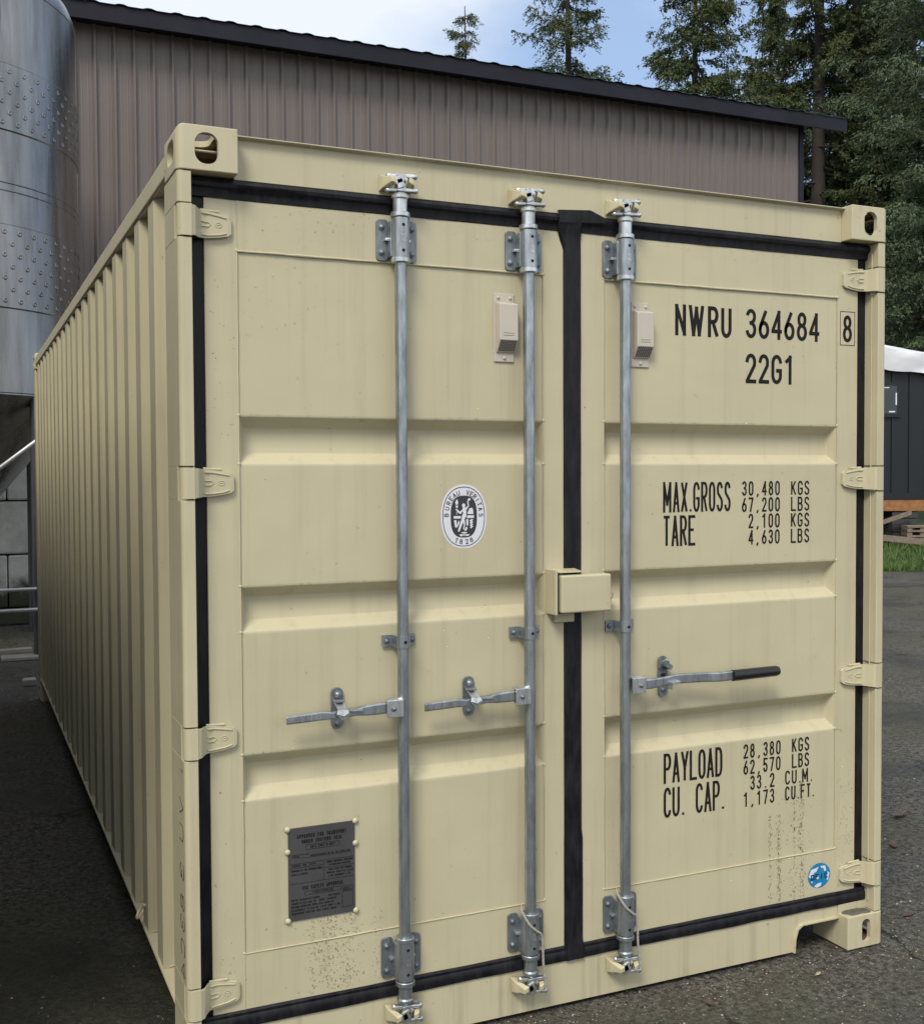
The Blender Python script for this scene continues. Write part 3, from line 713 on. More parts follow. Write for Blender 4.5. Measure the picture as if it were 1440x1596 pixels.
    if dr < 0:
        bolt(k, (cx, .047, zc+.040), .0085, 0)
        k.add([(cx-.014, .048, zc+.026), (cx+.014, .048, zc+.026), (cx-.016, -.004, zc+.006), (cx+.014, -.004, zc+.004), (cx-.020, -.008, zc-.006), (cx+.018, -.008, zc-.006), (cx-.006, -.007, zc-.022), (cx+.008, -.007, zc-.022)],
              [(0, 1, 3, 2), (2, 3, 5, 4), (4, 5, 7, 6)], 2)
        k.tube([(cx-.018, -.006, zc-.004), (cx-.001, -.010, zc-.011), (cx+.016, -.006, zc-.004)], .0028, 8, 2)
        k.box(cx-.012, cx+.012, .020, .051, zc+.022, zc+.028, 0)
    else:
        k.box(cx-.009, cx+.009, .0503, .0512, zc-.006, zc+.010, 3)
        bolt(k, (cx+.002, .049, zc+.040), .0085, 1)
        k.tube([(cx-.014, .046, zc+.030), (cx-.016, .030, zc+.050), (cx-.008, .020, zc+.058), (cx+.002, .018, zc+.052)], .0055, 8, 0)
        k.obox((cx+.008, .036, zc+.036), (.010, 0, -.006), (0, .012, 0), (.003, 0, .007), 0)
        k.obox((cx+.010, -.000, hz-.002), (.016, 0, .002), (0, .010, 0), (0, 0, .0025), 2)
        k.obox((cx-.004, .006, hz-.012), (.0035, 0, 0), (0, .010, 0), (0, 0, .012), 0)
    k.build('handle_catch', [M['galv'], M['galvdull'], M['bright'], M['void']], bar, .0012, 2)
    return bar
for xc, dr in ((-.590, -1), (-.180, -1), (.159, 1)): locking_bar(xc, dr)

# lock box over the centre seal
mb = MB(); mb.prism([(-.103, .058), (-.103, -.002), (-.0985, -.0045), (-.094, -.002), (-.094, .058)], 1.243, 1.380, 'z')
mb.prism([(.0575, 1.380), (.004, 1.374), (.004, 1.370), (.0575, 1.376)], -.0935, -.005, 'x')
mb.build('lock_box', M['ivory_cast'], CT, .0012, 2)
lb = [o for o in D.objects if o.name == 'lock_box'][0]
mb = MB(); mb.box(-.086, .090, -.012, .030, 1.248, 1.3635); mb.build('cover', M['ivory'], lb, .006, 3)
mb = MB(); mb.box(-.0930, -.0865, .004, .057, 1.249, 1.372); mb.build('box_gap', M['void'], lb)
mb = MB(); mb.box(-.060, .050, .0305, .057, 1.30, 1.360); mb.build('lock_bolt', M['galvdull'], lb)
mb = MB(); mb.box(-.080, -.012, .040, .0575, 1.214, 1.242); mb.build('foot_plate', M['ivory'], lb, .002, 1)
mb = MB(); mb.tube([(.118+.011*math.cos(a), .045, 1.292+.014*math.sin(a)) for a in [math.pi+k*math.pi/8 for k in range(10)]], .0026, 8); mb.build('seal_hook', M['ivory'], CT)

# ------------------------------------------------------------------ vents
def vent(x0, z0, d):
    mb = MB(); w = .066; zt = z0+.205
    mb.box(x0, x0+w, Yp-.005, Yp-.0002, z0, zt)
    b_ = mb.build('vent', M['vent'], CT, .0015, 1)
    mb = MB(); a, c = x0+.005, x0+w+.0005
    y0, yo = Yp-.006, Yp-.034; T, U, V, Wd = zt-.026, zt-.034, z0+.064, z0+.028
    vs = [(a, y0, T), (c, y0, T), (a, yo, U), (c, yo, U), (a, yo, V), (c, yo, V), (a, y0-.004, Wd), (c, y0-.004, Wd), (a, y0, Wd), (c, y0, Wd)]
    mb.add(vs, [(0, 1, 3, 2), (2, 3, 5, 4), (4, 5, 7, 6), (6, 7, 9, 8), (0, 2, 4, 6, 8), (1, 9, 7, 5, 3)])
    mb.build('vent_hood', M['vent'], b_, .0025, 3)
    mb = MB()
    for i in range(8):
        for j in range(7):
            fx = (i+.5)/8; fz = (j+.5)/7; x = a+.004+(c-a-.008)*fx
            z = V-.002+(Wd-V+.006)*fz; y = yo+(y0-.004-yo)*((V-z)/(V-Wd))-.0004
            s = .0021; ny, nz = (y0-.004-yo), -(V-Wd); 
            k = 1/math.hypot(ny, nz)
            mb.add([(x-s, y-ny*k*s, z-nz*k*s), (x+s, y-ny*k*s, z-nz*k*s), (x+s, y+ny*k*s, z+nz*k*s), (x-s, y+ny*k*s, z+nz*k*s)], [(0, 1, 2, 3)])
    mb.box(a+.012, c-.014, yo-.0004, yo+.001, V+.0195, V+.0205); mb.box(a+.012, c-.014, yo-.0004, yo+.001, V+.0125, V+.0135)
    mb.build('vent_grille', M['void'], b_)
    for x, z in ((x0+.013, zt-.013), (x0+w-.013, zt-.013), (x0+w/2, z0+.012)): mb = MB(); mb.dome((x, Yp-.005, z), .0058, (0, -1, 0), .005); mb.build('rivet', M['vent'], b_)
vent(-.277, 2.010, DL); vent(.205, 2.011, DR)

# ------------------------------------------------------------------ lettering
yt = Yp-.0006
def txl(s_, *a, **k):
    if not s_.strip(): return
    mb = MB(); text(mb, s_, *a, **k); mb.build('lettering', M['black'], DR)
B = .0064; s = .0034
txl('NWRU', .374, .598, 2.120, 2.221, yt, B, fill=.80, prop=True)
txl('364684', .655, .969, 2.124, 2.222, yt, B*.98, fill=.83)
txl('22G1', .655, .862, 1.974, 2.073, yt, B*.98, fill=.83)
txl('MAX.GROSS', .328, .596, 1.546, 1.645, yt, 0.0043, fill=.84, prop=True)
txl('TARE', .328, .454, 1.436, 1.536, yt, 0.0046, fill=.86)
for i, (a, u) in enumerate((('30,480', 'KGS'), ('67,200', 'LBS'), (' 2,100', 'KGS'), (' 4,630', 'LBS'))):
    z = 1.597-i*.0548; txl(a, .642, .801, z, z+.049, yt, .0031, fill=.72); txl(u, .849, .929, z, z+.049, yt, .0031, fill=.76)
txl('PAYLOAD', .331, .565, .660, .759, yt, 0.0046, fill=.86, prop=True)
txl('CU. CAP.', .331, .576, .547, .647, yt, 0.0046, fill=.86, prop=True)
for i, (a, u) in enumerate((('28,380', 'KGS'), ('62,570', 'LBS'), (' 33.2', 'CU.M.'), ('1,173', 'CU.FT.'))):
    z = .708-i*.0548
    if i < 2: txl(a, .652, .809, z, z+.049, yt, .0031, fill=.72); txl(u, .858, .934, z, z+.049, yt, .0031, fill=.76)
    elif i == 2: txl(a, .652, .783, z, z+.049, yt, .0031, fill=.72); txl(u, .829, .950, z, z+.049, yt, .0031, fill=.74, prop=True)
    else: txl(a, .652, .783, z, z+.049, yt, .0031, fill=.72); txl(u, .829, .958, z, z+.049, yt, .0031, fill=.74, prop=True)
yf = Yf-.0006
txl('8', 1.071, 1.112, 2.128, 2.222, yf, B*.95)
mb = MB()
for p in ([(1.060, 2.118), (1.124, 2.118)], [(1.124, 2.118), (1.124, 2.234)], [(1.124, 2.234), (1.060, 2.234)], [(1.060, 2.234), (1.060, 2.118)]): ribbon(mb, p, .0011, yf)
mb.build('digit_frame', M['black'], DR)
# hand-scratched marks down the side of the near post
def scr(pts, yb_, zc_, sc):
    P = [Vector((-1.2178, yb_+p[0]*.052, zc_+p[1]*sc)) for p in pts]; mb.tube(P, .0012, 5)
for ch, z in (('N', .84), ('V', .76), ('U', .69), ('3', .585), ('8', .50), ('3', .475-.03), ('C', .375), ('4', .315)):
    mb = MB()
    for st in G[ch]: scr([(q[1], 1-q[0]) for q in st], .030, z, .042)
    mb.build('scratched_mark', M['scratch'], CT)

# ------------------------------------------------------------------ approval plate
mb = MB(); X0, X1, Z0, Z1 = -.924, -.728, .416, .680
mb.box(X0, X1, Yp-.004, Yp-.0003, Z0, Z1); pl = mb.build('approval_plate', M['plate'], CT, .0006, 1)
mb = MB(); yy = Yp-.0046
def PX(u): return X0+u*(X1-X0)
def PZ(v_): return Z1-v_*(Z1-Z0)
def ln(u0, v0, u1, v1, t_=.0005): ribbon(mb, [(PX(u0), PZ(v0)), (PX(u1), PZ(v1))], t_, yy)
def tx(s_, u0, u1, v0, h, t_): text(mb, s_, PX(u0), PX(u1), PZ(v0+h), PZ(v0), yy, t_, fill=.74)
tx('APPROVED FOR TRANSPORT', .13, .87, .075, .042, .0011); tx('UNDER CUSTOMS SEAL', .20, .81, .135, .040, .0011)
for a in ((.26, .195, .76, .195), (.26, .245, .76, .245), (.26, .195, .26, .245), (.76, .195, .76, .245)): ln(*a)
tx('GB/C 2907 B-0037', .33, .70, .205, .028, .0007)
tx('TYPE', .05, .16, .305, .02, .0006); ln(.17, .33, .95, .33); tx('MANUFACTURERS NO OF THE CONTAINER', .33, .93, .305, .018, .0005); tx('IDENTIFICATION', .05, .30, .285-.0, .015, .0004)
ln(.02, .385, .98, .385); ln(.52, .385, .52, .60); ln(.02, .60, .98, .60); ln(.54, .47, .98, .47); ln(.02, .43, .50, .43)
tx('OWNER NO 1602', .05, .40, .395, .022, .0006); tx('APPROVED BY THE INTERNATIONAL', .04, .50, .45, .022, .0007); tx('CONTAINERS', .04, .28, .49, .02, .0006)
tx('TIMBER COMPONENT TREATMENT', .56, .97, .40, .022, .0006); tx('IM/RADALEUM F/40/2022', .60, .93, .435, .018, .0006)
tx('REGISTRATION NUMBER', .60, .95, .485, .02, .0006); tx('BUREAU VERITAS CLASS', .57, .97, .52, .02, .0006); tx('L/N SHANGHAI CN', .60, .93, .555, .02, .0006)
tx('CSC SAFETY APPROVAL', .20, .82, .635, .040, .0011)
for a in ((.24, .695, .78, .695), (.24, .735, .78, .735), (.24, .695, .24, .735), (.78, .695, .78, .735)): ln(*a)
tx('F/BV/11918/22', .36, .66, .703, .024, .0006)
for i, q in enumerate(('DATE MANUFACTURED     03/2024', 'IDENTIFICATION NO  NWRU 3646848', 'MAXIMUM OPERATING GROSS MASS 30480 KG', 'ALLOWABLE STACKING LOAD FOR 1.8G', 'TRANSVERSE RACKING TEST FORCE 15240')):
    tx(q, .04, .76-(i % 3)*.05, .765+i*.036, .022, .0007)
for a in ((.80, .70, .96, .70), (.80, .76, .96, .76), (.80, .70, .80, .93), (.96, .70, .96, .93), (.80, .93, .96, .93)): ln(*a)
tx('NEXT', .82, .94, .715, .02, .0006); tx('EXAM', .82, .94, .74-.003, .016, .0005)
mb.build('plate_text', M['black'], pl)
for x in (X0-.002, X1+.002):
    for z in (Z0+.002, Z1-.066*1.0, Z1-.002): mb = MB(); mb.dome((x, Yp-.003, z), .0088, (0, -1, 0), .007, 12); mb.build('rivet', M['ivory'], pl)

# ------------------------------------------------------------------ round classification decal
cx, cz, rx, rz = -.378, 1.547, .0745, .0955
def sup(a, rx_, rz_, e=2.25):
    c, s_ = math.cos(a), math.sin(a); return (cx+rx_*math.copysign(abs(c)**(2/e), c), cz+rz_*math.copysign(abs(s_)**(2/e), s_))
def fan(mb, pts, y, mi=0): mb.add([(p[0], y, p[1]) for p in pts], [tuple(range(len(pts)))], mi)
def slab(mb, pts, y, mi=0, th=.0003):
    n = len(pts); vs = [(p[0], y, p[1]) for p in pts]+[(p[0], y+th, p[1]) for p in pts]
    mb.add(vs, [tuple(range(n))]+[(i, (i+1) % n, (i+1) % n+n, i+n) for i in range(n)], mi)
TA = [2*math.pi*k/64 for k in range(64)]
mb = MB(); slab(mb, [sup(a, rx, rz) for a in TA], Yp-.0007); dc = mb.build('round_decal', M['decal'], CT)
mb = MB(); y1 = Yp-.0011
ribbon(mb, [sup(a, rx*.91, rz*.92) for a in TA+[0]], .0011, y1)
slab(mb, [sup(a, rx*.575, rz*.655, 2.7) for a in TA], y1)
def onring(s_, a0, a1, rr, h, t_, inv=False):
    n = len(s_)
    for i, ch in enumerate(s_):
        a = RAD(a0+(a1-a0)*(i/(n-1))); px_, pz_ = sup(a, rx*rr, rz*rr); eps = .02
        q0, q1 = sup(a-eps, rx*rr, rz*rr), sup(a+eps, rx*rr, rz*rr)
        tdir = Vector((q0[0]-q1[0], q0[1]-q1[1])).normalized()
        if inv: tdir = -tdir
        nd = Vector((-tdir.y, tdir.x)); w = h*.62
        for st in G.get(ch, []):
            ribbon(mb, [(px_+tdir.x*(p[0]-.5)*w+nd.x*(p[1]-.5)*h, pz_+tdir.y*(p[0]-.5)*w+nd.y*(p[1]-.5)*h) for p in st], t_, y1)
onring('BUREAU', 177, 106, .755, .0125, .00115); onring('VERITAS', 79, 2, .755, .0125, .00115)
onring('1828', 248, 292, .785, .0125, .00115, True)
mb.build('decal_print', M['decaldark'], dc)
mb = MB(); y2 = Yp-.0015
def D2(u, v_): return (cx+(u-650)/900*2*rx*1.0, cz-(v_-800)/1210*2*rz)      # from the emblem's own drawing units
def blob(pts, k=0): slab(mb, [D2(*p) for p in pts], y2-k*.00005, 0, .0002)
blob([(610, 580), (640, 548), (675, 565), (678, 610), (655, 640), (625, 625)])            # head
blob([(630, 625), (668, 625), (700, 700), (695, 800), (650, 865), (600, 870), (615, 780), (640, 730), (615, 680)], 1)   # torso
blob([(600, 860), (652, 860), (600, 985), (560, 1085), (530, 1075), (555, 980)], 2)           # leg
blob([(620, 862), (665, 862), (672, 960), (650, 1045), (630, 1035), (648, 960)], 3)
blob([(668, 640), (730, 600), (712, 505), (735, 500), (752, 600), (700, 675), (672, 690)], 4)  # raised arm
blob([(620, 690), (600, 745), (560, 745), (485, 665), (500, 650), (572, 705), (625, 660)], 5)
blob([(725, 480), (755, 450), (785, 470), (770, 500), (735, 505)])                        # mirror
blob([(515, 465), (540, 530), (530, 575), (490, 575), (478, 530)]); blob([(482, 592), (540, 592), (522, 640), (505, 640)]); blob([(505, 700), (515, 700), (515, 760), (505, 760)])
blob([(450, 788), (590, 788), (590, 835), (450, 835)]); blob([(712, 780), (848, 780), (848, 830), (712, 830)])
blob([(715, 750), (760, 645), (785, 640), (820, 640), (835, 700), (835, 755), (760, 755)]);
blob([(455, 865), (505, 865), (505, 970), (535, 900), (560, 870), (565, 920), (510, 1005), (475, 1000)])
blob([(693, 850), (735, 850), (735, 970), (700, 970)])
for k in range(4): blob([(755+k*4, 880+k*42), (800, 850+k*42), (835, 860+k*42), (790, 905+k*42)], k % 2)
blob([(650, 1060), (700, 985), (722, 1020), (690, 1070)], 4)
blob([(600, 1095), (710, 1095), (710, 1115), (600, 1115)]); blob([(645, 1085), (665, 1085), (665, 1168), (645, 1168)], 1)
blob([(555, 1135), (640, 1135), (620, 1170), (580, 1172)], 2); blob([(668, 1135), (762, 1135), (735, 1168), (690, 1168)], 2)
mb.build('decal_emblem', M['decal'], dc)
# small blue sticker by the lower right hinge
sxc, szc = .978, .262
def el(a, rx_, rz_): return (sxc+rx_*math.cos(a), szc+rz_*math.sin(a))
mb = MB(); slab(mb, [el(a, .050, .044) for a in TA], Yf-.0008)
st_ = mb.build('round_sticker', M['blue'], CT)
mb = MB()
def sb(pts, k=0): slab(mb, [(sxc+p[0]*.05, szc+p[1]*.044) for p in pts], Yf-.0012-k*.00004, 0, .0002)
sb([(-.95, .05), (-.72, .55), (-.35, .62), (-.05, .72), (-.25, .35), (-.45, .28), (-.6, -.05), (-.8, -.1)]); sb([(.1, .75), (.55, .72), (.62, .3), (.45, .28), (.38, .55), (.15, .6)], 1)
sb([(.72, .2), (.92, .1), (.80, -.5), (.68, -.45)]); sb([(-.25, -.08), (-.1, .02), (-.02, -.22), (-.2, -.28)]); sb([(-.45, -.82), (-.1, -.62), (.2, -.60), (.15, -.86), (-.2, -.95)]); sb([(-.75, -.42), (-.6, -.36), (-.6, -.55)])
mb.build('sticker_print', M['decal'], st_)
mb = MB(); text(mb, 'DFIC', sxc-.038, sxc+.038, szc-.013, szc+.007, Yf-.0018, .0021, fill=.8); mb.build('sticker_text', M['navy'], st_)

# ------------------------------------------------------------------ rain drops and chips on the doors
def drops(spec, parent, seed):
    rnd = random.Random(seed); mb = MB()
    for x0, x1, z0, z1, n, rmin, rmax in spec:
        for _ in range(n):
            x, z = rnd.uniform(x0, x1), rnd.uniform(z0, z1)
            if any(zb < z < zt for zt, zb in RZ): continue
            r = rnd.uniform(rmin, rmax)*(.6+.4*rnd.random())
            fr = abs(x) > 1.05 or z > 2.281 or z < .348
            n0 = len(mb.v); mb.dome((x, (Yf if fr else Yp)-.0001, z), r, (0, -1, 0), r*.55, 7)
            k = rnd.uniform(1, 1.9)
            for i in range(n0, len(mb.v)):
                q = mb.v[i]; mb.v[i] = (q[0], q[1], z+(q[2]-z)*k)
    mb.build('raindrops', M['drop'], parent, kind='stuff')
base = lambda a, b_: [(a, b_, .2, 2.4, 420, .0010, .0021)] + [(a, b_, zt+.0005, zt+.004, 34, .0013, .0026) for zt, zb in RZ] + [(a, b_, 2.37, 2.414, 60, .001, .0022)]
drops(base(-1.04, -.12)+[(-.86, -.70, .20, .412, 130, .0015, .0034), (-1.12, -1.07, .2, .5, 30, .001, .0025), (-1.03, -.80, 2.05, 2.36, 60, .001, .002)], DL, 3)
drops(base(.115, 1.04)+[(.84, .865, .16, .52, 40, .0012, .0026), (.80, .815, .17, .45, 26, .0012, .0026), (.895, .915, .17, .60, 50, .0012, .0028), (.78, .98, .2, .55, 60, .001, .002), (1.055, 1.12, .2, .8, 130, .0012, .0026)], DR, 5)
def chips(spec, parent, seed):
    rnd = random.Random(seed); mb = MB()
    for x, z, w, h in spec:
        pts = [(x+w*math.cos(a)*(.6+.7*rnd.random()), z+h*math.sin(a)*(.6+.7*rnd.random())) for a in [k*math.pi/4 for k in range(8)]]
        slab(mb, pts, (Yf if abs(x) > 1.05 or abs(x) < .1 or z < .348 or z > 2.281 else Yp)-.0005)
    mb.build('dirt_specks', M['speck'], parent, kind='stuff')
rnd = random.Random(11)
chips([(-1.112, .805, .0022, .0035), (-.70, 1.905, .003, .001), (-.32, 1.272, .0012, .0012), (-.31, 1.278, .0012, .0012)]+[(rnd.uniform(-1.13, -1.06), rnd.choice([rnd.uniform(1.75, 2.2), rnd.uniform(.2, .7)]), rnd.uniform(.0008, .0018), rnd.uniform(.0008, .002)) for _ in range(26)]+[(rnd.gauss(xx_, .012), rnd.uniform(.20, .415), rnd.uniform(.0005, .0014), rnd.uniform(.0007, .0028)) for xx_ in (-.855, -.82, -.80, -.765, -.74, -.66) for _ in range(60)], DL, 1)
chips([(.026+.01, 1.88, .002, .003), (.6, .39, .002, .002)]+[(rnd.choice([rnd.uniform(1.06, 1.13), rnd.uniform(.80, .95)]), rnd.uniform(.2, .62), rnd.uniform(.0008, .0018), rnd.uniform(.001, .0024)) for _ in range(130)]+[(rnd.gauss(xx_, .0045), rnd.uniform(.195, .50+.1*(xx_ > .86)), rnd.uniform(.0005, .0012), rnd.uniform(.0009, .0045)) for xx_ in (.765, .80, .805, .87, .895, .905) for _ in range(85)], DR, 2)

# silt lying on the lower castings
for sx in (-1, 1):
    mb = MB(); pts = []
    for k in range(26):
        a = k*2*math.pi/26; q = 1+.55*mnoise.noise(Vector((math.cos(a)*1.7, math.sin(a)*1.7, sx+3)))+.2*mnoise.noise(Vector((math.cos(a)*7, math.sin(a)*7, sx)))
        pts.append((sx*1.120+max(-.058, min(.058, .060*q*math.cos(a))), .034+max(-.028, min(.024, .030*q*math.sin(a)))))
    n = len(pts); mb.add([(p[0], p[1], .1183) for p in pts]+[(sx*1.123+(p[0]-sx*1.123)*.8, .034+(p[1]-.034)*.8, .1225) for p in pts], [(i, (i+1) % n, (i+1) % n+n, i+n) for i in range(n)]+[tuple(range(n, 2*n))], 0, True)
    mb.build('silt', M['siltm'], CT)
# ------------------------------------------------------------------ ropes
def cord(name, path, label, seed):
    mb = MB(); P = []
    pts = [Vector(p) for p in path]
    for i in range(len(pts)-1):      # catmull-rom
        p0, p1, p2, p3 = pts[max(i-1, 0)], pts[i], pts[i+1], pts[min(i+2, len(pts)-1)]
        for k in range(14):
            t_ = k/14; P.append(.5*((2*p1)+(p2-p0)*t_+(2*p0-5*p1+4*p2-p3)*t_*t_+(3*p1-p0-3*p2+p3)*t_**3))
    P.append(pts[-1])
    s_ = 0; acc = [0]
    for a, b_ in zip(P[:-1], P[1:]): s_ += (b_-a).length; acc.append(s_)
    for ph in (0, 2.094, 4.189):
        Q = []
        for i, p in enumerate(P):
            d = (P[min(i+1, len(P)-1)]-P[max(i-1, 0)]).normalized(); u = d.cross(Vector((.3, 1, .1))).normalized(); w = d.cross(u)
            a = acc[i]*260+ph; Q.append(p+(u*math.cos(a)+w*math.sin(a))*.0022)
        mb.tube(Q, .0021, 6)
    o = mb.build(name, M['rope']); tag(o, label, 'rope', 'cords tied on the locking bars'); return recenter(o)
def bar_rope(xc, label, sd):
    r = .0315; z0 = .340
    loop = [(xc+r*math.cos(RAD(a)), AY-r*math.sin(RAD(a)), z0-.034*(1-math.cos(RAD(a-200)))*.9) for a in (-30, 0, 40, 80)]
    path = [(xc-.020, .040, z0+.012), (xc-.030, .012, z0), (xc-.018, -.010, z0-.030), (xc+.004, -.014, z0-.052), (xc+.022, -.009, z0-.068), (xc+.027, -.008, z0-.10), (xc+.029, -.009, z0-.16), (xc+.033, -.012, z0-.215), (xc+.034, -.012, z0-.235)]
    cord('cord', path, label, sd)
bar_rope(-.180, 'pale braided cord hanging on the lower end of the middle locking bar', 1)
bar_rope(.159, 'pale braided cord hanging on the lower end of the right door locking bar', 2)

# ------------------------------------------------------------------ steel tank
m, t, b = newmat('brushed_stainless'); v = ocoord(t, (1, 1, .12)); n1 = noise_n(t, 7, 5, .6, v); n2 = noise_n(t, 60, 4, .6, ocoord(t, (1, 1, .05)))
L(t, mixc(t, ramp(t, n1, .35, .7), (.20, .196, .19), (.37, .36, .35)), b.inputs['Base Color']); b.inputs['Metallic'].default_value = .95
L(t, ramp(t, n1, .3, .7, (.24,)*3+(1,), (.34,)*3+(1,)), b.inputs['Roughness']); bump(t, b, mth(t, 'ADD', n1, n2), .07, .01); M['steel'] = m
M['steel_dark'] = simple('dull_tank_leg', (.10, .10, .11), .5, .6)
M['pipe'] = simple('pale_pipe', (.42, .43, .46), .35, .3)
M['castlow'] = simple('pale_footing', (.33, .32, .28), .8)
TC = (-2.09, 9.2); TR = 1.50
def tank(name, cxy, R, label, detail=True):
    x, y = cxy; tk = thing(name, (x, y, 0), label, 'tank')
    mb = MB(); mb.lathe([(R, 2.42), (R, 6.10), (R-.012, 6.18), (R-.05, 6.27), (R-.13, 6.36), (R-.30, 6.47), (R*.5, 6.62), (.02, 6.68)], cxy, 96)
    for z in (2.44, 4.31, 4.24, 6.10): mb.lathe([(R, z-.008), (R+.005, z), (R, z+.008)], cxy, 96)
    sh = mb.build('shell', M['steel'], tk)
    for zb, zt in ((3.20, 3.93), (4.78, 5.36)):
        mb = MB(); mb.lathe([(R, zb-.012), (R+.012, zb), (R+.012, zt), (R, zt+.012)], cxy, 96)
        rows = int((zt-zb)/.115)
        if detail:
            for j in range(rows+1):
                z = zb+.06+j*(zt-zb-.12)/rows
                for k in range(60):
                    a = 2*math.pi*(k+.5*(j % 2))/60
                    d = (math.cos(a), math.sin(a), 0)
                    if d[1] > .35: continue
                    # pressed dimple: raised rim around a dished spot
                    c = Vector((x+d[0]*(R+.0125), y+d[1]*(R+.0125), z)); tn = Vector((-d[1], d[0], 0)); dv = Vector(d)
                    vs = [c+dv*.0]; ring = []
                    for rr, hh in ((.004, .000), (.015, .0045), (.027, .0005)):
                        ring.append([c+tn*rr*math.cos(q)+Vector((0, 0, 1))*rr*math.sin(q)+dv*hh for q in [i*math.pi/4 for i in range(8)]])
                    vs = [q for r_ in ring for q in r_]
                    mb.add(vs, [tuple(range(8))]+[(u*8+i, u*8+(i+1) % 8, u*8+8+(i+1) % 8, u*8+8+i) for u in range(2) for i in range(8)], 0, True)
        mb.build('dimple_jacket', M['steel'], tk)
    mb = MB(); mb.lathe([(R, 2.43), (.12, .75), (.12, .55)], cxy, 96); mb.build('cone', M['steel'], tk)
    for q in (45, 135, 225, 315):
        a = RAD(q-2); lx, ly = x+(R-.045)*math.cos(a), y+(R-.045)*math.sin(a)
        mb = MB(); mb.tube([(lx, ly, .02), (lx, ly, 2.5)], .036, 20); mb.lathe([(.001, .0), (.12, .0), (.12, .018), (.05, .022)], (lx, ly), 24); mb.build('leg', M['steel_dark'], tk)
    if detail:
        for z in (.645, .455):
            mb = MB(); mb.tube([(x-1.6, 7.98, z), (x+.985+(.07 if z < .5 else 0), 8.06, z)], .018, 12); mb.build('pipe', M['pipe'], tk)
        mb = MB(); mb.tube([(-1.62, 7.6, 1.60), (-1.41, 7.6, 1.76), (-1.08, 7.6, 2.02)], .02, 12)
        mb.build('pipe', M['pipe'], tk)
    return tk
tank('fermenting_tank', TC, TR, 'tall stainless steel tank with dimpled bands and cone bottom behind the container')
# unseen low store added beyond the left edge to shade the container's long side
sb_ = thing('store_shed', (-3.6, 3.1, 0), 'dark metal clad store shed along the left of the yard', 'shed')
mb = MB(); mb.box(-5.0, -2.25, -.5, 6.7, 0, 3.0)
for k in range(31): mb.box(-2.25, -2.235, -.4+k*.229, -.36+k*.229, 0, 3.0)
M['siding'] = simple('brown_metal_siding', (.145, .124, .119), .45, .0, .05, 2, vec_scale=(1, 1, .1))
M['fascia'] = simple('dark_fascia_paint', (.010, .010, .019), .5, .0, .4, 1.5, spec=.25)
M['rib'] = M['siding']
M['shedwall'] = simple('charcoal_shed_wall', (.03, .03, .033), .5)
mb.build('wall', M['shedwall'], sb_)
mb = MB(); mb.box(-5.1, -2.15, -.6, 6.8, 3.0, 3.1); mb.build('roof', M['fascia'], sb_)

# ------------------------------------------------------------------ building behind
BO = (-.389, 11.283, 0); BA = RAD(-.7385)
bd = thing('metal_building', BO, 'long brown metal clad building with dark eave behind the container', 'building')
def bbuild(mb, name, mt, **k):
    o = mb.build(name, mt, None, **k); o.parent = bd; ORG[o.name] = (0, 0, 0); return o
H = 7.06; OV_ = .28
mb = MB(); XE = 10.86; pit_ = .229
path = []; x = -13*pit_-.018
k = -60
xs_ = []
for k in range(-60, 47):
    c0 = k*pit_
    xs_ += [(c0-.040, 0), (c0-.012, -.042), (c0+.010, -.042), (c0+.016, 0)]
    for q in (.076, .150): xs_ += [(c0+q-.010, 0), (c0+q-.005, -.0022), (c0+q+.005, -.0022), (c0+q+.010, 0)]
xs_ += [(XE-.03, 0)]
vs = [(a, y, 0) for a, y in xs_]+[(a, y, H+.25) for a, y in xs_]; n = len(xs_)
mb.add(vs, [(i, i+1, n+i+1, n+i) for i in range(n-1)]); mb.box(-13.8, XE-.03, .02, 9, 0, H+.2)
bbuild(mb, 'wall', M['siding'])
mb = MB(); mb.box(XE-.075, XE+.01, -.026, .019, 0, H+.04); mb.box(XE-.029, XE+.01, .021, 9, 0, H+.04); bbuild(mb, 'corner_trim', M['fascia'])
mb = MB(); zb = H; mb.box(-14.4, XE+.62, -OV_-.03, -OV_, zb-.02, zb+.185); bbuild(mb, 'fascia', M['fascia'], bevel=.004)
mb = MB(); mb.box(-14.4, XE+.01, -OV_+.001, -.002, zb+.04, zb+.06); bbuild(mb, 'soffit', M['fascia'])
M['roofmetal'] = simple('green_black_roof_metal', (.02, .045, .05), .35, .3)
mb = MB(); n = 480; vs = []
for i in range(n+1):
    xx = -14.45+(XE+.65+14.45)*i/n; w = .016*(1 if (i % 6) in (0, 1) else 0)
    yb_ = 5.0 if xx < XE+.02 else -OV_+.25
    vs += [(xx, -OV_-.055, zb+.188+w), (xx, yb_, zb+.188+(yb_+OV_)*.17+w), (xx, -OV_-.055, zb+.182+w)]
mb.add(vs, [f for i in range(n) for f in ((3*i, 3*i+3, 3*i+4, 3*i+1), (3*i, 3*i+3, 3*i+5, 3*i+2))]); bbuild(mb, 'roof', M['roofmetal'])
bd.rotation_euler = (0, 0, BA)
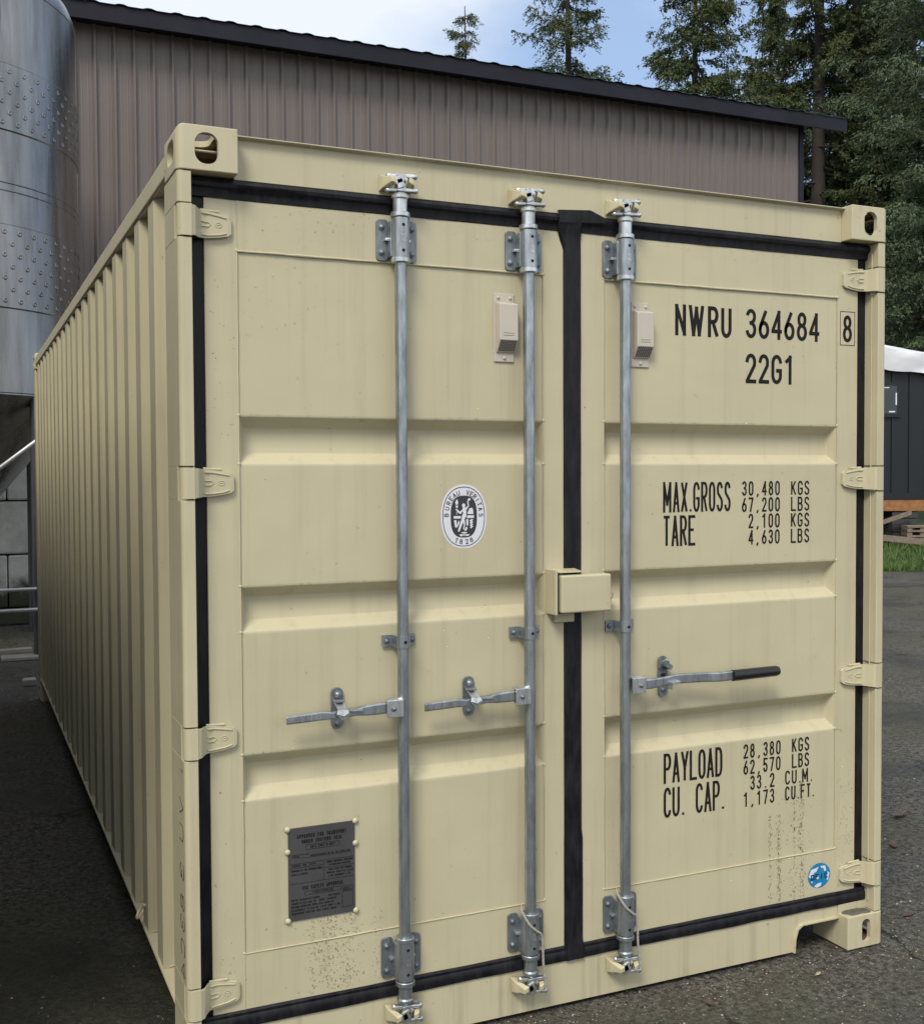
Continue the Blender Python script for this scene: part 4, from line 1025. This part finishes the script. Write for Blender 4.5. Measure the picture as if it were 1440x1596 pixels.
# concrete block wall under it
m, t, b = newmat('weathered_concrete'); v = ocoord(t); n1 = noise_n(t, 3, 6, .65, v); n2 = noise_n(t, 30, 4, .6, v)
c = mixc(t, ramp(t, n1, .3, .7), (.36, .36, .34), (.62, .62, .59)); sz = N(t, 'ShaderNodeSeparateXYZ'); L(t, v, sz.inputs[0])
mz = mth(t, 'ADD', sz.outputs['Z'], mth(t, 'MULTIPLY', n1, .9)); c = mixc(t, ramp(t, mz, .75, 1.2), (.035, .038, .022), c)
L(t, c, b.inputs['Base Color']); b.inputs['Roughness'].default_value = .85; bump(t, b, n2, .6, .01); M['concrete'] = m
cw = thing('concrete_block_wall', (-1, 10.9, 0), 'stained grey concrete block wall behind the legs of the steel tank', 'wall')
mb = MB()
for r_ in range(4):
    for k in range(8):
        x0 = -7.6+k*1.5+(.35 if r_ % 2 else 0); mb.box(x0+.006, x0+1.494, 10.72, 11.1, max(.0, -.42+r_*.61+.01), .19+r_*.61-.008)
mb.build('block_courses', M['concrete'], cw, .02, 2)
mb = MB(); mb.box(-1.30, -1.20, 6.62, 6.74, 0, .05); o = mb.build('concrete_footing', M['castlow'], None, .006); tag(recenter(o), 'small pale block on the ground beside the far bottom corner of the container', 'block')
mb = MB(); mb.box(-1.42, -1.05, 8.0, 8.22, .0, .03); mb.obox((-1.3, 8.3, .05), (.16, .02, 0), (0, .05, 0), (0, 0, .02))
o = mb.build('wooden_offcut', M['castlow'], None, .004); tag(recenter(o), 'pale offcut board lying at the foot of the steel tank leg', 'board')

# ------------------------------------------------------------------ dark cabin on blocks, right
M['cabin'] = simple('charcoal_standing_seam', (.013, .017, .023), .42, .2, .08, 2, vec_scale=(1, 1, .2))
M['tarp'] = simple('white_tarp', (.62, .64, .70), .5, var=.08, vscale=3, bs=.6, bscale=4)
M['beam'] = simple('orange_timber', (.28, .13, .05), .7, var=.3, vscale=12)
M['glass'] = simple('window_glass', (.03, .045, .05), .08, .0)
M['winframe'] = simple('white_window_frame', (.7, .72, .75), .4)
M['block'] = simple('dark_concrete_pier', (.045, .046, .05), .85)
M['timber'] = simple('weathered_timber', (.20, .16, .125), .8, var=.3, vscale=15)
# wall plane through these points, roughly facing the camera
c0 = Vector((17.0, 17.25)); cdv = Vector((.909, -.417)).normalized(); cnv = Vector((cdv.y, -cdv.x))      # cnv faces camera side
if cnv.dot(Vector((CAM[0], CAM[1]))-c0) < 0: cnv = -cnv
cb = thing('tiny_house', (c0.x, c0.y, 0), 'charcoal tiny house with small window raised on block piers right of the container', 'house')
def W2(a, d, z): p = c0+cdv*a+cnv*d; return (p.x, p.y, z)
def wbox(mb, a0, a1, d0, d1, z0, z1, mi=0):
    vs = [W2(a, d, z) for a in (a0, a1) for d in (d0, d1) for z in (z0, z1)]
    mb.add(vs, [(0,1,3,2), (4,6,7,5), (0,4,5,1), (2,3,7,6), (0,2,6,4), (1,5,7,3)], mi)
mb = MB(); wbox(mb, -3.5, 5.2, -2.6, 0, 1.13, 4.10); wbox(mb, -3.5, 5.2, 0, .03, 1.08, 1.22)
for k in range(22): wbox(mb, -3.3+k*.40, -3.28+k*.40, .0005, .035, 1.225, 4.09)
mb.build('wall', M['cabin'], cb)
mb = MB(); wbox(mb, -3.4, 5.1, -2.5, .01, .80, 1.075); mb.build('floor_beam', M['beam'], cb, .01, 1)
mb = MB(); wbox(mb, .62, 1.30, .036, .06, 2.98, 3.78); wn = mb.build('window', M['cabin'], cb)
mb = MB(); wbox(mb, .70, 1.20, .061, .064, 3.06, 3.70); mb.build('pane', M['glass'], wn)
mb = MB(); wbox(mb, .80, 1.02, .066, .07, 3.65, 3.67); wbox(mb, 1.17, 1.20, .066, .07, 3.26, 3.54); wbox(mb, 1.02, 1.16, .066, .07, 3.09, 3.12); mb.build('frame', M['winframe'], wn)  # white slivers stand for glare painted on the pane
# tarp sagging over the roof
mb = MB(); na, nd = 60, 14; vs = []
for i in range(na+1):
    a = -3.7+9.1*i/na; zr = 4.98-.19*a
    for j in range(nd+1):
        u = j/nd
        if u < .55: d = .18; z = (4.17-.11*a)+(zr-.18-(4.17-.11*a))*(u/.55)
        else: d = .18-(u-.55)/.45*2.9; z = zr-.18+.30*math.sin((u-.55)/.45*math.pi*.5)
        w = mnoise.noise(Vector((a*1.7, u*3, 0)))*.10
        d += w*(.8 if u < .55 else .2)+.03*mnoise.noise(Vector((a*6, u*5, 1))); z += .02*mnoise.noise(Vector((a*5, u*4, 2))) + (.05*mnoise.noise(Vector((a*2.2, 0, 9))) if j == 0 else 0)
        vs.append(W2(a, d, z))
mb.add(vs, [(i*(nd+1)+j, i*(nd+1)+j+1, (i+1)*(nd+1)+j+1, (i+1)*(nd+1)+j) for i in range(na) for j in range(nd)], 0, True)
o = mb.build('tarp', M['tarp']); tag(recenter(o), 'white tarp draped over the roof of the charcoal tiny house', 'tarp')
def pier(a, lab):
    p = thing('block_pier', W2(a, -.2, 0), lab, 'pier', 'piers under the tiny house')
    for r_ in range(5):
        mb = MB(); wbox(mb, a-.30, a+.30, -.62+.015*(r_ % 2), -.02-.015*(r_ % 2), .004+r_*.158, .154+r_*.158); mb.build('block', M['block'], p, .008, 1)
    return p
pier(-2.4, 'dark block pier under the far left of the tiny house'); pier(1.45, 'dark stacked block pier under the tiny house beside the pallet'); pier(4.6, 'dark block pier under the far right end of the tiny house')
# boards and pallet by the pier
pt = thing('pallet', W2(1.7, .35, 0), 'weathered wooden pallet leaning at the foot of the block pier', 'pallet')
for zz in (.10, .22, .34, .44):
    mb = MB(); wbox(mb, 1.30, 2.02, .10, .50, zz, zz+.045); mb.build('deck_board', M['timber'], pt)
for aa in (1.30, 1.60, 1.90):
    mb = MB(); wbox(mb, aa, aa+.12, .12, .48, .0, .44); mb.build('stringer', M['timber'], pt)
mb = MB(); A = Vector(W2(.2, .9, .28)); B_ = Vector(W2(2.2, .8, .06)); d = (B_-A).normalized(); mb.obox((A+B_)/2, d*(B_-A).length/2, Vector((cnv.x, cnv.y, 0))*.05, Vector((0, 0, .07)))
o = mb.build('plank', M['timber']); tag(recenter(o), 'long weathered plank propped in the grass before the pallet', 'plank')
mb = MB(); A = Vector(W2(.5, .3, .45)); B_ = Vector(W2(1.5, .2, .78)); d = (B_-A).normalized(); mb.obox((A+B_)/2, d*(B_-A).length/2, Vector((cnv.x, cnv.y, 0))*.03, Vector((0, 0, .05)))
o = mb.build('plank', M['timber']); tag(recenter(o), 'short plank leaning up against the dark block pier', 'plank')

# ------------------------------------------------------------------ grass blades on the lawn
def fast_mesh(name, V, F, mats, smooth=False):
    me = D.meshes.new(name); nv, nf = len(V), len(F); k = F.shape[1]
    me.vertices.add(nv); me.vertices.foreach_set('co', V.astype(np.float32).ravel())
    me.loops.add(nf*k); me.loops.foreach_set('vertex_index', F.astype(np.int32).ravel())
    me.polygons.add(nf); me.polygons.foreach_set('loop_start', np.arange(0, nf*k, k, dtype=np.int32))
    try: me.polygons.foreach_set('loop_total', np.full(nf, k, dtype=np.int32))
    except Exception: pass
    me.materials.append(mats); me.update(calc_edges=True); me.validate(); return me
m, t, b = newmat('grass_blade'); v = ocoord(t); n1 = noise_n(t, 1.3, 4, .6, v)
L(t, mixc(t, ramp(t, n1, .35, .65), (.040, .080, .018), (.095, .165, .036)), b.inputs['Base Color']); b.inputs['Roughness'].default_value = .6; M['grass'] = m
rg = np.random.default_rng(4); n = 42000
a = rg.uniform(-3, 9, n); dd_ = rg.uniform(0, 1, n)**1.5*14+.02
P = np.array([e0.x, e0.y])+a[:, None]*np.array(ed)+dd_[:, None]*np.array(en)
hgt = rg.uniform(.05, .16, n)*(1+.02*dd_); an = rg.uniform(0, 6.283, n); w = rg.uniform(.006, .012, n)*(1+.06*dd_); ln_ = rg.normal(0, .05, (n, 2))
V = np.zeros((n, 3, 3)); V[:, 0, :2] = P+np.stack([np.cos(an)*w, np.sin(an)*w], 1); V[:, 1, :2] = P-np.stack([np.cos(an)*w, np.sin(an)*w], 1); V[:, 2, :2] = P+ln_; V[:, 2, 2] = hgt
o = D.objects.new('grass', fast_mesh('grass', V.reshape(-1, 3), np.arange(n*3).reshape(-1, 3), M['grass'])); COL.objects.link(o); tag(o, 'rough green grass growing between the asphalt edge and the tiny house', 'grass', kind='stuff')

# ------------------------------------------------------------------ conifers
m, t, b = newmat('conifer_foliage'); v = ocoord(t); n1 = noise_n(t, .8, 4, .6, v); n2 = noise_n(t, 7, 3, .6, v)
c = mixc(t, ramp(t, n2, .3, .7), (.020, .034, .014), (.085, .115, .040)); c = mixc(t, mth(t, 'MULTIPLY', ramp(t, n1, .45, .7), .6), c, (.120, .115, .040))
L(t, c, b.inputs['Base Color']); b.inputs['Roughness'].default_value = .6; b.inputs['Specular IOR Level'].default_value = .3; M['needle'] = m
m, t, b = newmat('conifer_foliage_fresh'); v = ocoord(t); n2 = noise_n(t, 5, 3, .6, v)
L(t, mixc(t, ramp(t, noise_n(t, 1.1, 4, .6, v), .42, .62), mixc(t, ramp(t, n2, .3, .7), (.020, .040, .017), (.110, .160, .062)), (.024, .038, .016)), b.inputs['Base Color']); b.inputs['Roughness'].default_value = .6; M['needle2'] = m
M['bark'] = simple('conifer_bark', (.030, .024, .020), .9, var=.35, vscale=9, bs=.8, bscale=12, vec_scale=(1, 1, .3))
def conifer(seed, Ht, Rb, zlow, nb, dens, spr=.15, gap=.0):
    """returns (trunk MB, foliage mesh arrays)"""
    r = np.random.default_rng(seed); rr = random.Random(seed)
    tr = MB(); pts = []; lean = (rr.uniform(-.2, .2), rr.uniform(-.2, .2))
    for i in range(13):
        z = Ht*i/12*.985; pts.append((lean[0]*(i/12)**2*1.5+.05*math.sin(i), lean[1]*(i/12)**2*1.5, z))
    tr.tube(pts, [max(.02, .0135*Ht*(1-i/12.3)**.9) for i in range(13)], 12)
    def axis(z): i = min(11, int(z/Ht*12)); f = z/Ht*12-i; a, b_ = Vector(pts[i]), Vector(pts[min(12, i+1)]); return a.lerp(b_, f)
    SP = []; DI = []; SZ = []
    for k in range(nb):
        u = (k+rr.random())/nb; z = zlow+(Ht-zlow)*(u**.92)
        if rr.random() < gap: continue
        prof = (1-(z-zlow)/(Ht-zlow))**.75; prof *= min(1, .55+(z-zlow)/(.12*Ht)*.45)
        ln = Rb*prof*rr.uniform(.55, 1.12)+.25; az = rr.uniform(0, 2*math.pi); droop = rr.uniform(.15, .5)*(1-u*.9)-.25*u
        o = axis(min(z, Ht*.98)); d = Vector((math.cos(az), math.sin(az), 0)); sd_ = Vector((-math.sin(az), math.cos(az), 0))
        bp = []; ns = 7
        for i in range(ns+1):
            f = i/ns; bp.append(o+d*ln*f+Vector((0, 0, -droop*ln*(f**1.3)+.12*ln*f**3))+sd_*.08*ln*math.sin(f*3+k))
        tr.tube(bp, [max(.006, .028*(1-i/(ns+.5))*(ln/3+.3)) for i in range(ns+1)], 5, caps=False)
        nt_ = int(4+ln*5.0)
        for j in range(nt_):
            f = .16+.84*(j+rr.random())/nt_; i = min(ns-1, int(f*ns)); p = bp[i].lerp(bp[i+1], f*ns-i)
            s_ = 1 if j % 2 else -1; tl = (.25+.42*ln*(1-f)*.55)*rr.uniform(.6, 1.2)+.15
            td = (sd_*s_*rr.uniform(.5, 1)+d*rr.uniform(.3, .9)+Vector((0, 0, rr.uniform(-.75, .05)))).normalized()
            q = int(max(4, tl*dens)); ff = r.uniform(.0, 1, q)
            base_ = np.array(p)+ff[:, None]*tl*np.array(td)+np.array([0, 0, -1])*(ff**2*tl*.28)[:, None]
            SP.append(base_+r.normal(0, .045, (q, 3)))
            dv = np.array(td)*.8+r.normal(0, .55, (q, 3))+np.array([0, 0, -.35]); DI.append(dv); SZ.append(r.uniform(.6, 1.25, q)*spr*(1-.35*ff))
    P = np.concatenate(SP); Dv = np.concatenate(DI); Z = np.concatenate(SZ); Dv /= np.linalg.norm(Dv, axis=1)[:, None]
    q = r.normal(0, 1, P.shape); sv = np.cross(Dv, q); sv /= np.linalg.norm(sv, axis=1)[:, None]
    n = len(P); V = np.zeros((n, 4, 3)); V[:, 0] = P; V[:, 1] = P+Dv*Z[:, None]*.45+sv*Z[:, None]*.17; V[:, 2] = P+Dv*Z[:, None]; V[:, 3] = P+Dv*Z[:, None]*.5-sv*Z[:, None]*.17
    return tr, V.reshape(-1, 3), np.arange(n*4).reshape(-1, 4)
def make_tree(nm, loc, label, mat_, *a, **k):
    tr, V, F = conifer(*a, **k)
    root = thing(nm, loc, label, 'tree', 'conifers behind the building')
    o = tr.build('trunk', M['bark'], None); o.parent = root
    c = D.objects.new('crown', fast_mesh('crown', V, F, mat_)); COL.objects.link(c); c.parent = root
    print('tree', len(F)); return root
def dup_tree(src, loc, rz, sc, label):
    r = src.copy(); COL.objects.link(r); r.location = loc; r.rotation_euler = (0, 0, rz); r.scale = sc; r['label'] = label
    for ch in src.children:
        c = ch.copy(); COL.objects.link(c); c.parent = r
    return r
def TP(px_, y):
    d = rt2*((px_-720)/1753.775)+fw; return (CAM[0]+d.x/d.y*(y-CAM[1]), y, 0)
T1 = make_tree('fir_tree', TP(1275, 31), 'tall dark fir just right of the building corner with a bare lower trunk', M['needle'], 21, 31, 4.6, 2.5, 210, 120, spr=.17)
T2 = make_tree('fir_tree', TP(1072, 30), 'bushy fir rising over the right part of the roof', M['needle'], 22, 22.0, 3.9, 4, 190, 95, spr=.165)
T3 = make_tree('fir_tree', TP(884, 36), 'thin gappy fir standing alone against the sky above the roof', M['needle'], 23, 25.5, 4.0, 6, 130, 70, gap=.10, spr=.165)
T4 = make_tree('fir_tree', TP(1462, 23), 'large fresh green fir nearest the right edge of the picture', M['needle2'], 24, 29, 5.0, 4.2, 200, 58, spr=.155)
dup_tree(T1, TP(1328, 33), 2.1, (1, 1, 1.02), 'second tall dark fir from the building corner, close beside the first')
dup_tree(T1, TP(1412, 30), 4.0, (1, 1, .95), 'tall dark fir seen between the nearest green fir and the building')
dup_tree(T3, TP(735, 40), 1.0, (.8, .8, .845), 'tip of a small fir peeping over the middle of the roof')
dup_tree(T2, TP(1205, 40), 2.6, (1.1, 1.1, 1.15), 'far fir filling the gap between the bushy fir and the tall dark firs')
dup_tree(T2, TP(1500, 34), .8, (1.2, 1.2, 1.1), 'far fir behind the tiny house at the right edge')
dup_tree(T1, TP(1360, 42), 5.2, (1.1, 1.1, .85), 'distant fir behind the row of tall dark firs')
dup_tree(T2, TP(1435, 45), 3.3, (1.3, 1.3, 1.0), 'most distant fir, low behind the trunks above the tarp')

# ------------------------------------------------------------------ litter on the ground
M['leaf'] = simple('dead_leaf', (.085, .055, .038), .6, var=.4, vscale=30)
M['leafpale'] = simple('pale_chip', (.42, .36, .24), .7, var=.2, vscale=30)
def leaf(x, y, L_, rz, curl, mt, nm, label, cat):
    mb = MB(); K = 8; vs = []
    for i in range(K+1):
        f = i/K; w = L_*.17*math.sin(math.pi*min(1, f*1.02))**.8+.0008
        for s in (-1, 0, 1): vs.append((L_*(f-.5), w*s, .004+curl*abs(s)*w+curl*.35*L_*(f-.5)**2*3+.003*mnoise.noise(Vector((f*5, s, rz)))))
    mb.add(vs, [(3*i+k, 3*i+k+1, 3*i+4+k, 3*i+3+k) for i in range(K) for k in range(2)], 0, True)
    mb.tube([(-L_*.5, 0, .005), (-L_*.75, L_*.06, .004)], .0012, 5)
    o = mb.build(nm, mt); o.location = (x, y, 0); o.rotation_euler = (0, 0, rz); tag(o, label, cat); return o
def ray(px_, py_, z=0):
    d = rt2*((px_-720)/1753.775)+up2*(-(py_-798)/1753.775)+fw; k = (z-CAM[2])/d.z; return (CAM[0]+d.x*k, CAM[1]+d.y*k)
LV = [((1402, 1273), .13, .3, .5, 'leaf', 'curled brown leaf on the asphalt right of the container, largest one'), ((1392, 1318), .10, 1.0, .2, 'leaf', 'thin brown twig like leaf just below the largest curled leaf'),
      ((1415, 1426), .07, .2, .1, 'leaf', 'reddish leaf lying level with the lower right corner casting'), ((1275, 1519), .028, .4, .1, 'leafpale', 'tiny pale wood chip below the lifting notch'),
      ((1105, 1566), .05, 2.0, .3, 'leaf', 'orange brown leaf fragment at the bottom edge of the picture')]
for (pp, l_, rz, cu, mt, lab) in LV:
    x, y = ray(*pp); leaf(x, y, l_, rz, cu, M[mt], 'fallen_leaf' if mt == 'leaf' else 'wood_chip', lab, 'leaf' if mt == 'leaf' else 'wood chip')
rnd = random.Random(5); mb = MB()
def speck(x, y, s, mi):
    pts = [(x+s*math.cos(a)*rnd.uniform(.5, 1.2), y+s*math.sin(a)*rnd.uniform(.4, 1)) for a in [k*math.pi/3 for k in range(6)]]
    vs = [(p[0], p[1], -.003) for p in pts]+[(x+(p[0]-x)*.6, y+(p[1]-y)*.6, -.003+s*rnd.uniform(.25, .6)) for p in pts]
    mb.add(vs, [(i, (i+1) % 6, (i+1) % 6+6, i+6) for i in range(6)]+[tuple(range(6, 12))], mi)
for _ in range(1500):
    if rnd.random() < .55: px_, py_ = rnd.uniform(860, 1440), rnd.uniform(1370, 1600)
    elif rnd.random() < .5: px_, py_ = rnd.uniform(1375, 1440), rnd.uniform(910, 1500)
    else: px_, py_ = rnd.uniform(-20, 260), rnd.uniform(1080, 1640)
    x, y = ray(px_, py_)
    if abs(x) < 1.2 and 0 < y < 6.06: continue
    speck(x, y, rnd.choice([.002, .002, .003, .003, .005]), rnd.choice([0, 0, 0, 0, 0, 1, 2, 2]))
for _ in range(900):
    x, y = rnd.uniform(-1.2, 1.35), -abs(rnd.gauss(0, .11))+.05
    speck(x, y, rnd.choice([.002, .002, .003, .004]), rnd.choice([0, 0, 0, 2, 2, 1]))
M['stone'] = simple('wet_grit', (.16, .155, .145), .5, var=.4, vscale=30)
o = mb.build('grit', [M['stone'], M['leafpale'], M['leaf']]); tag(o, 'loose grit, needles and leaf crumbs scattered over the wet asphalt', 'grit', kind='stuff')
print('objects', len(D.objects))
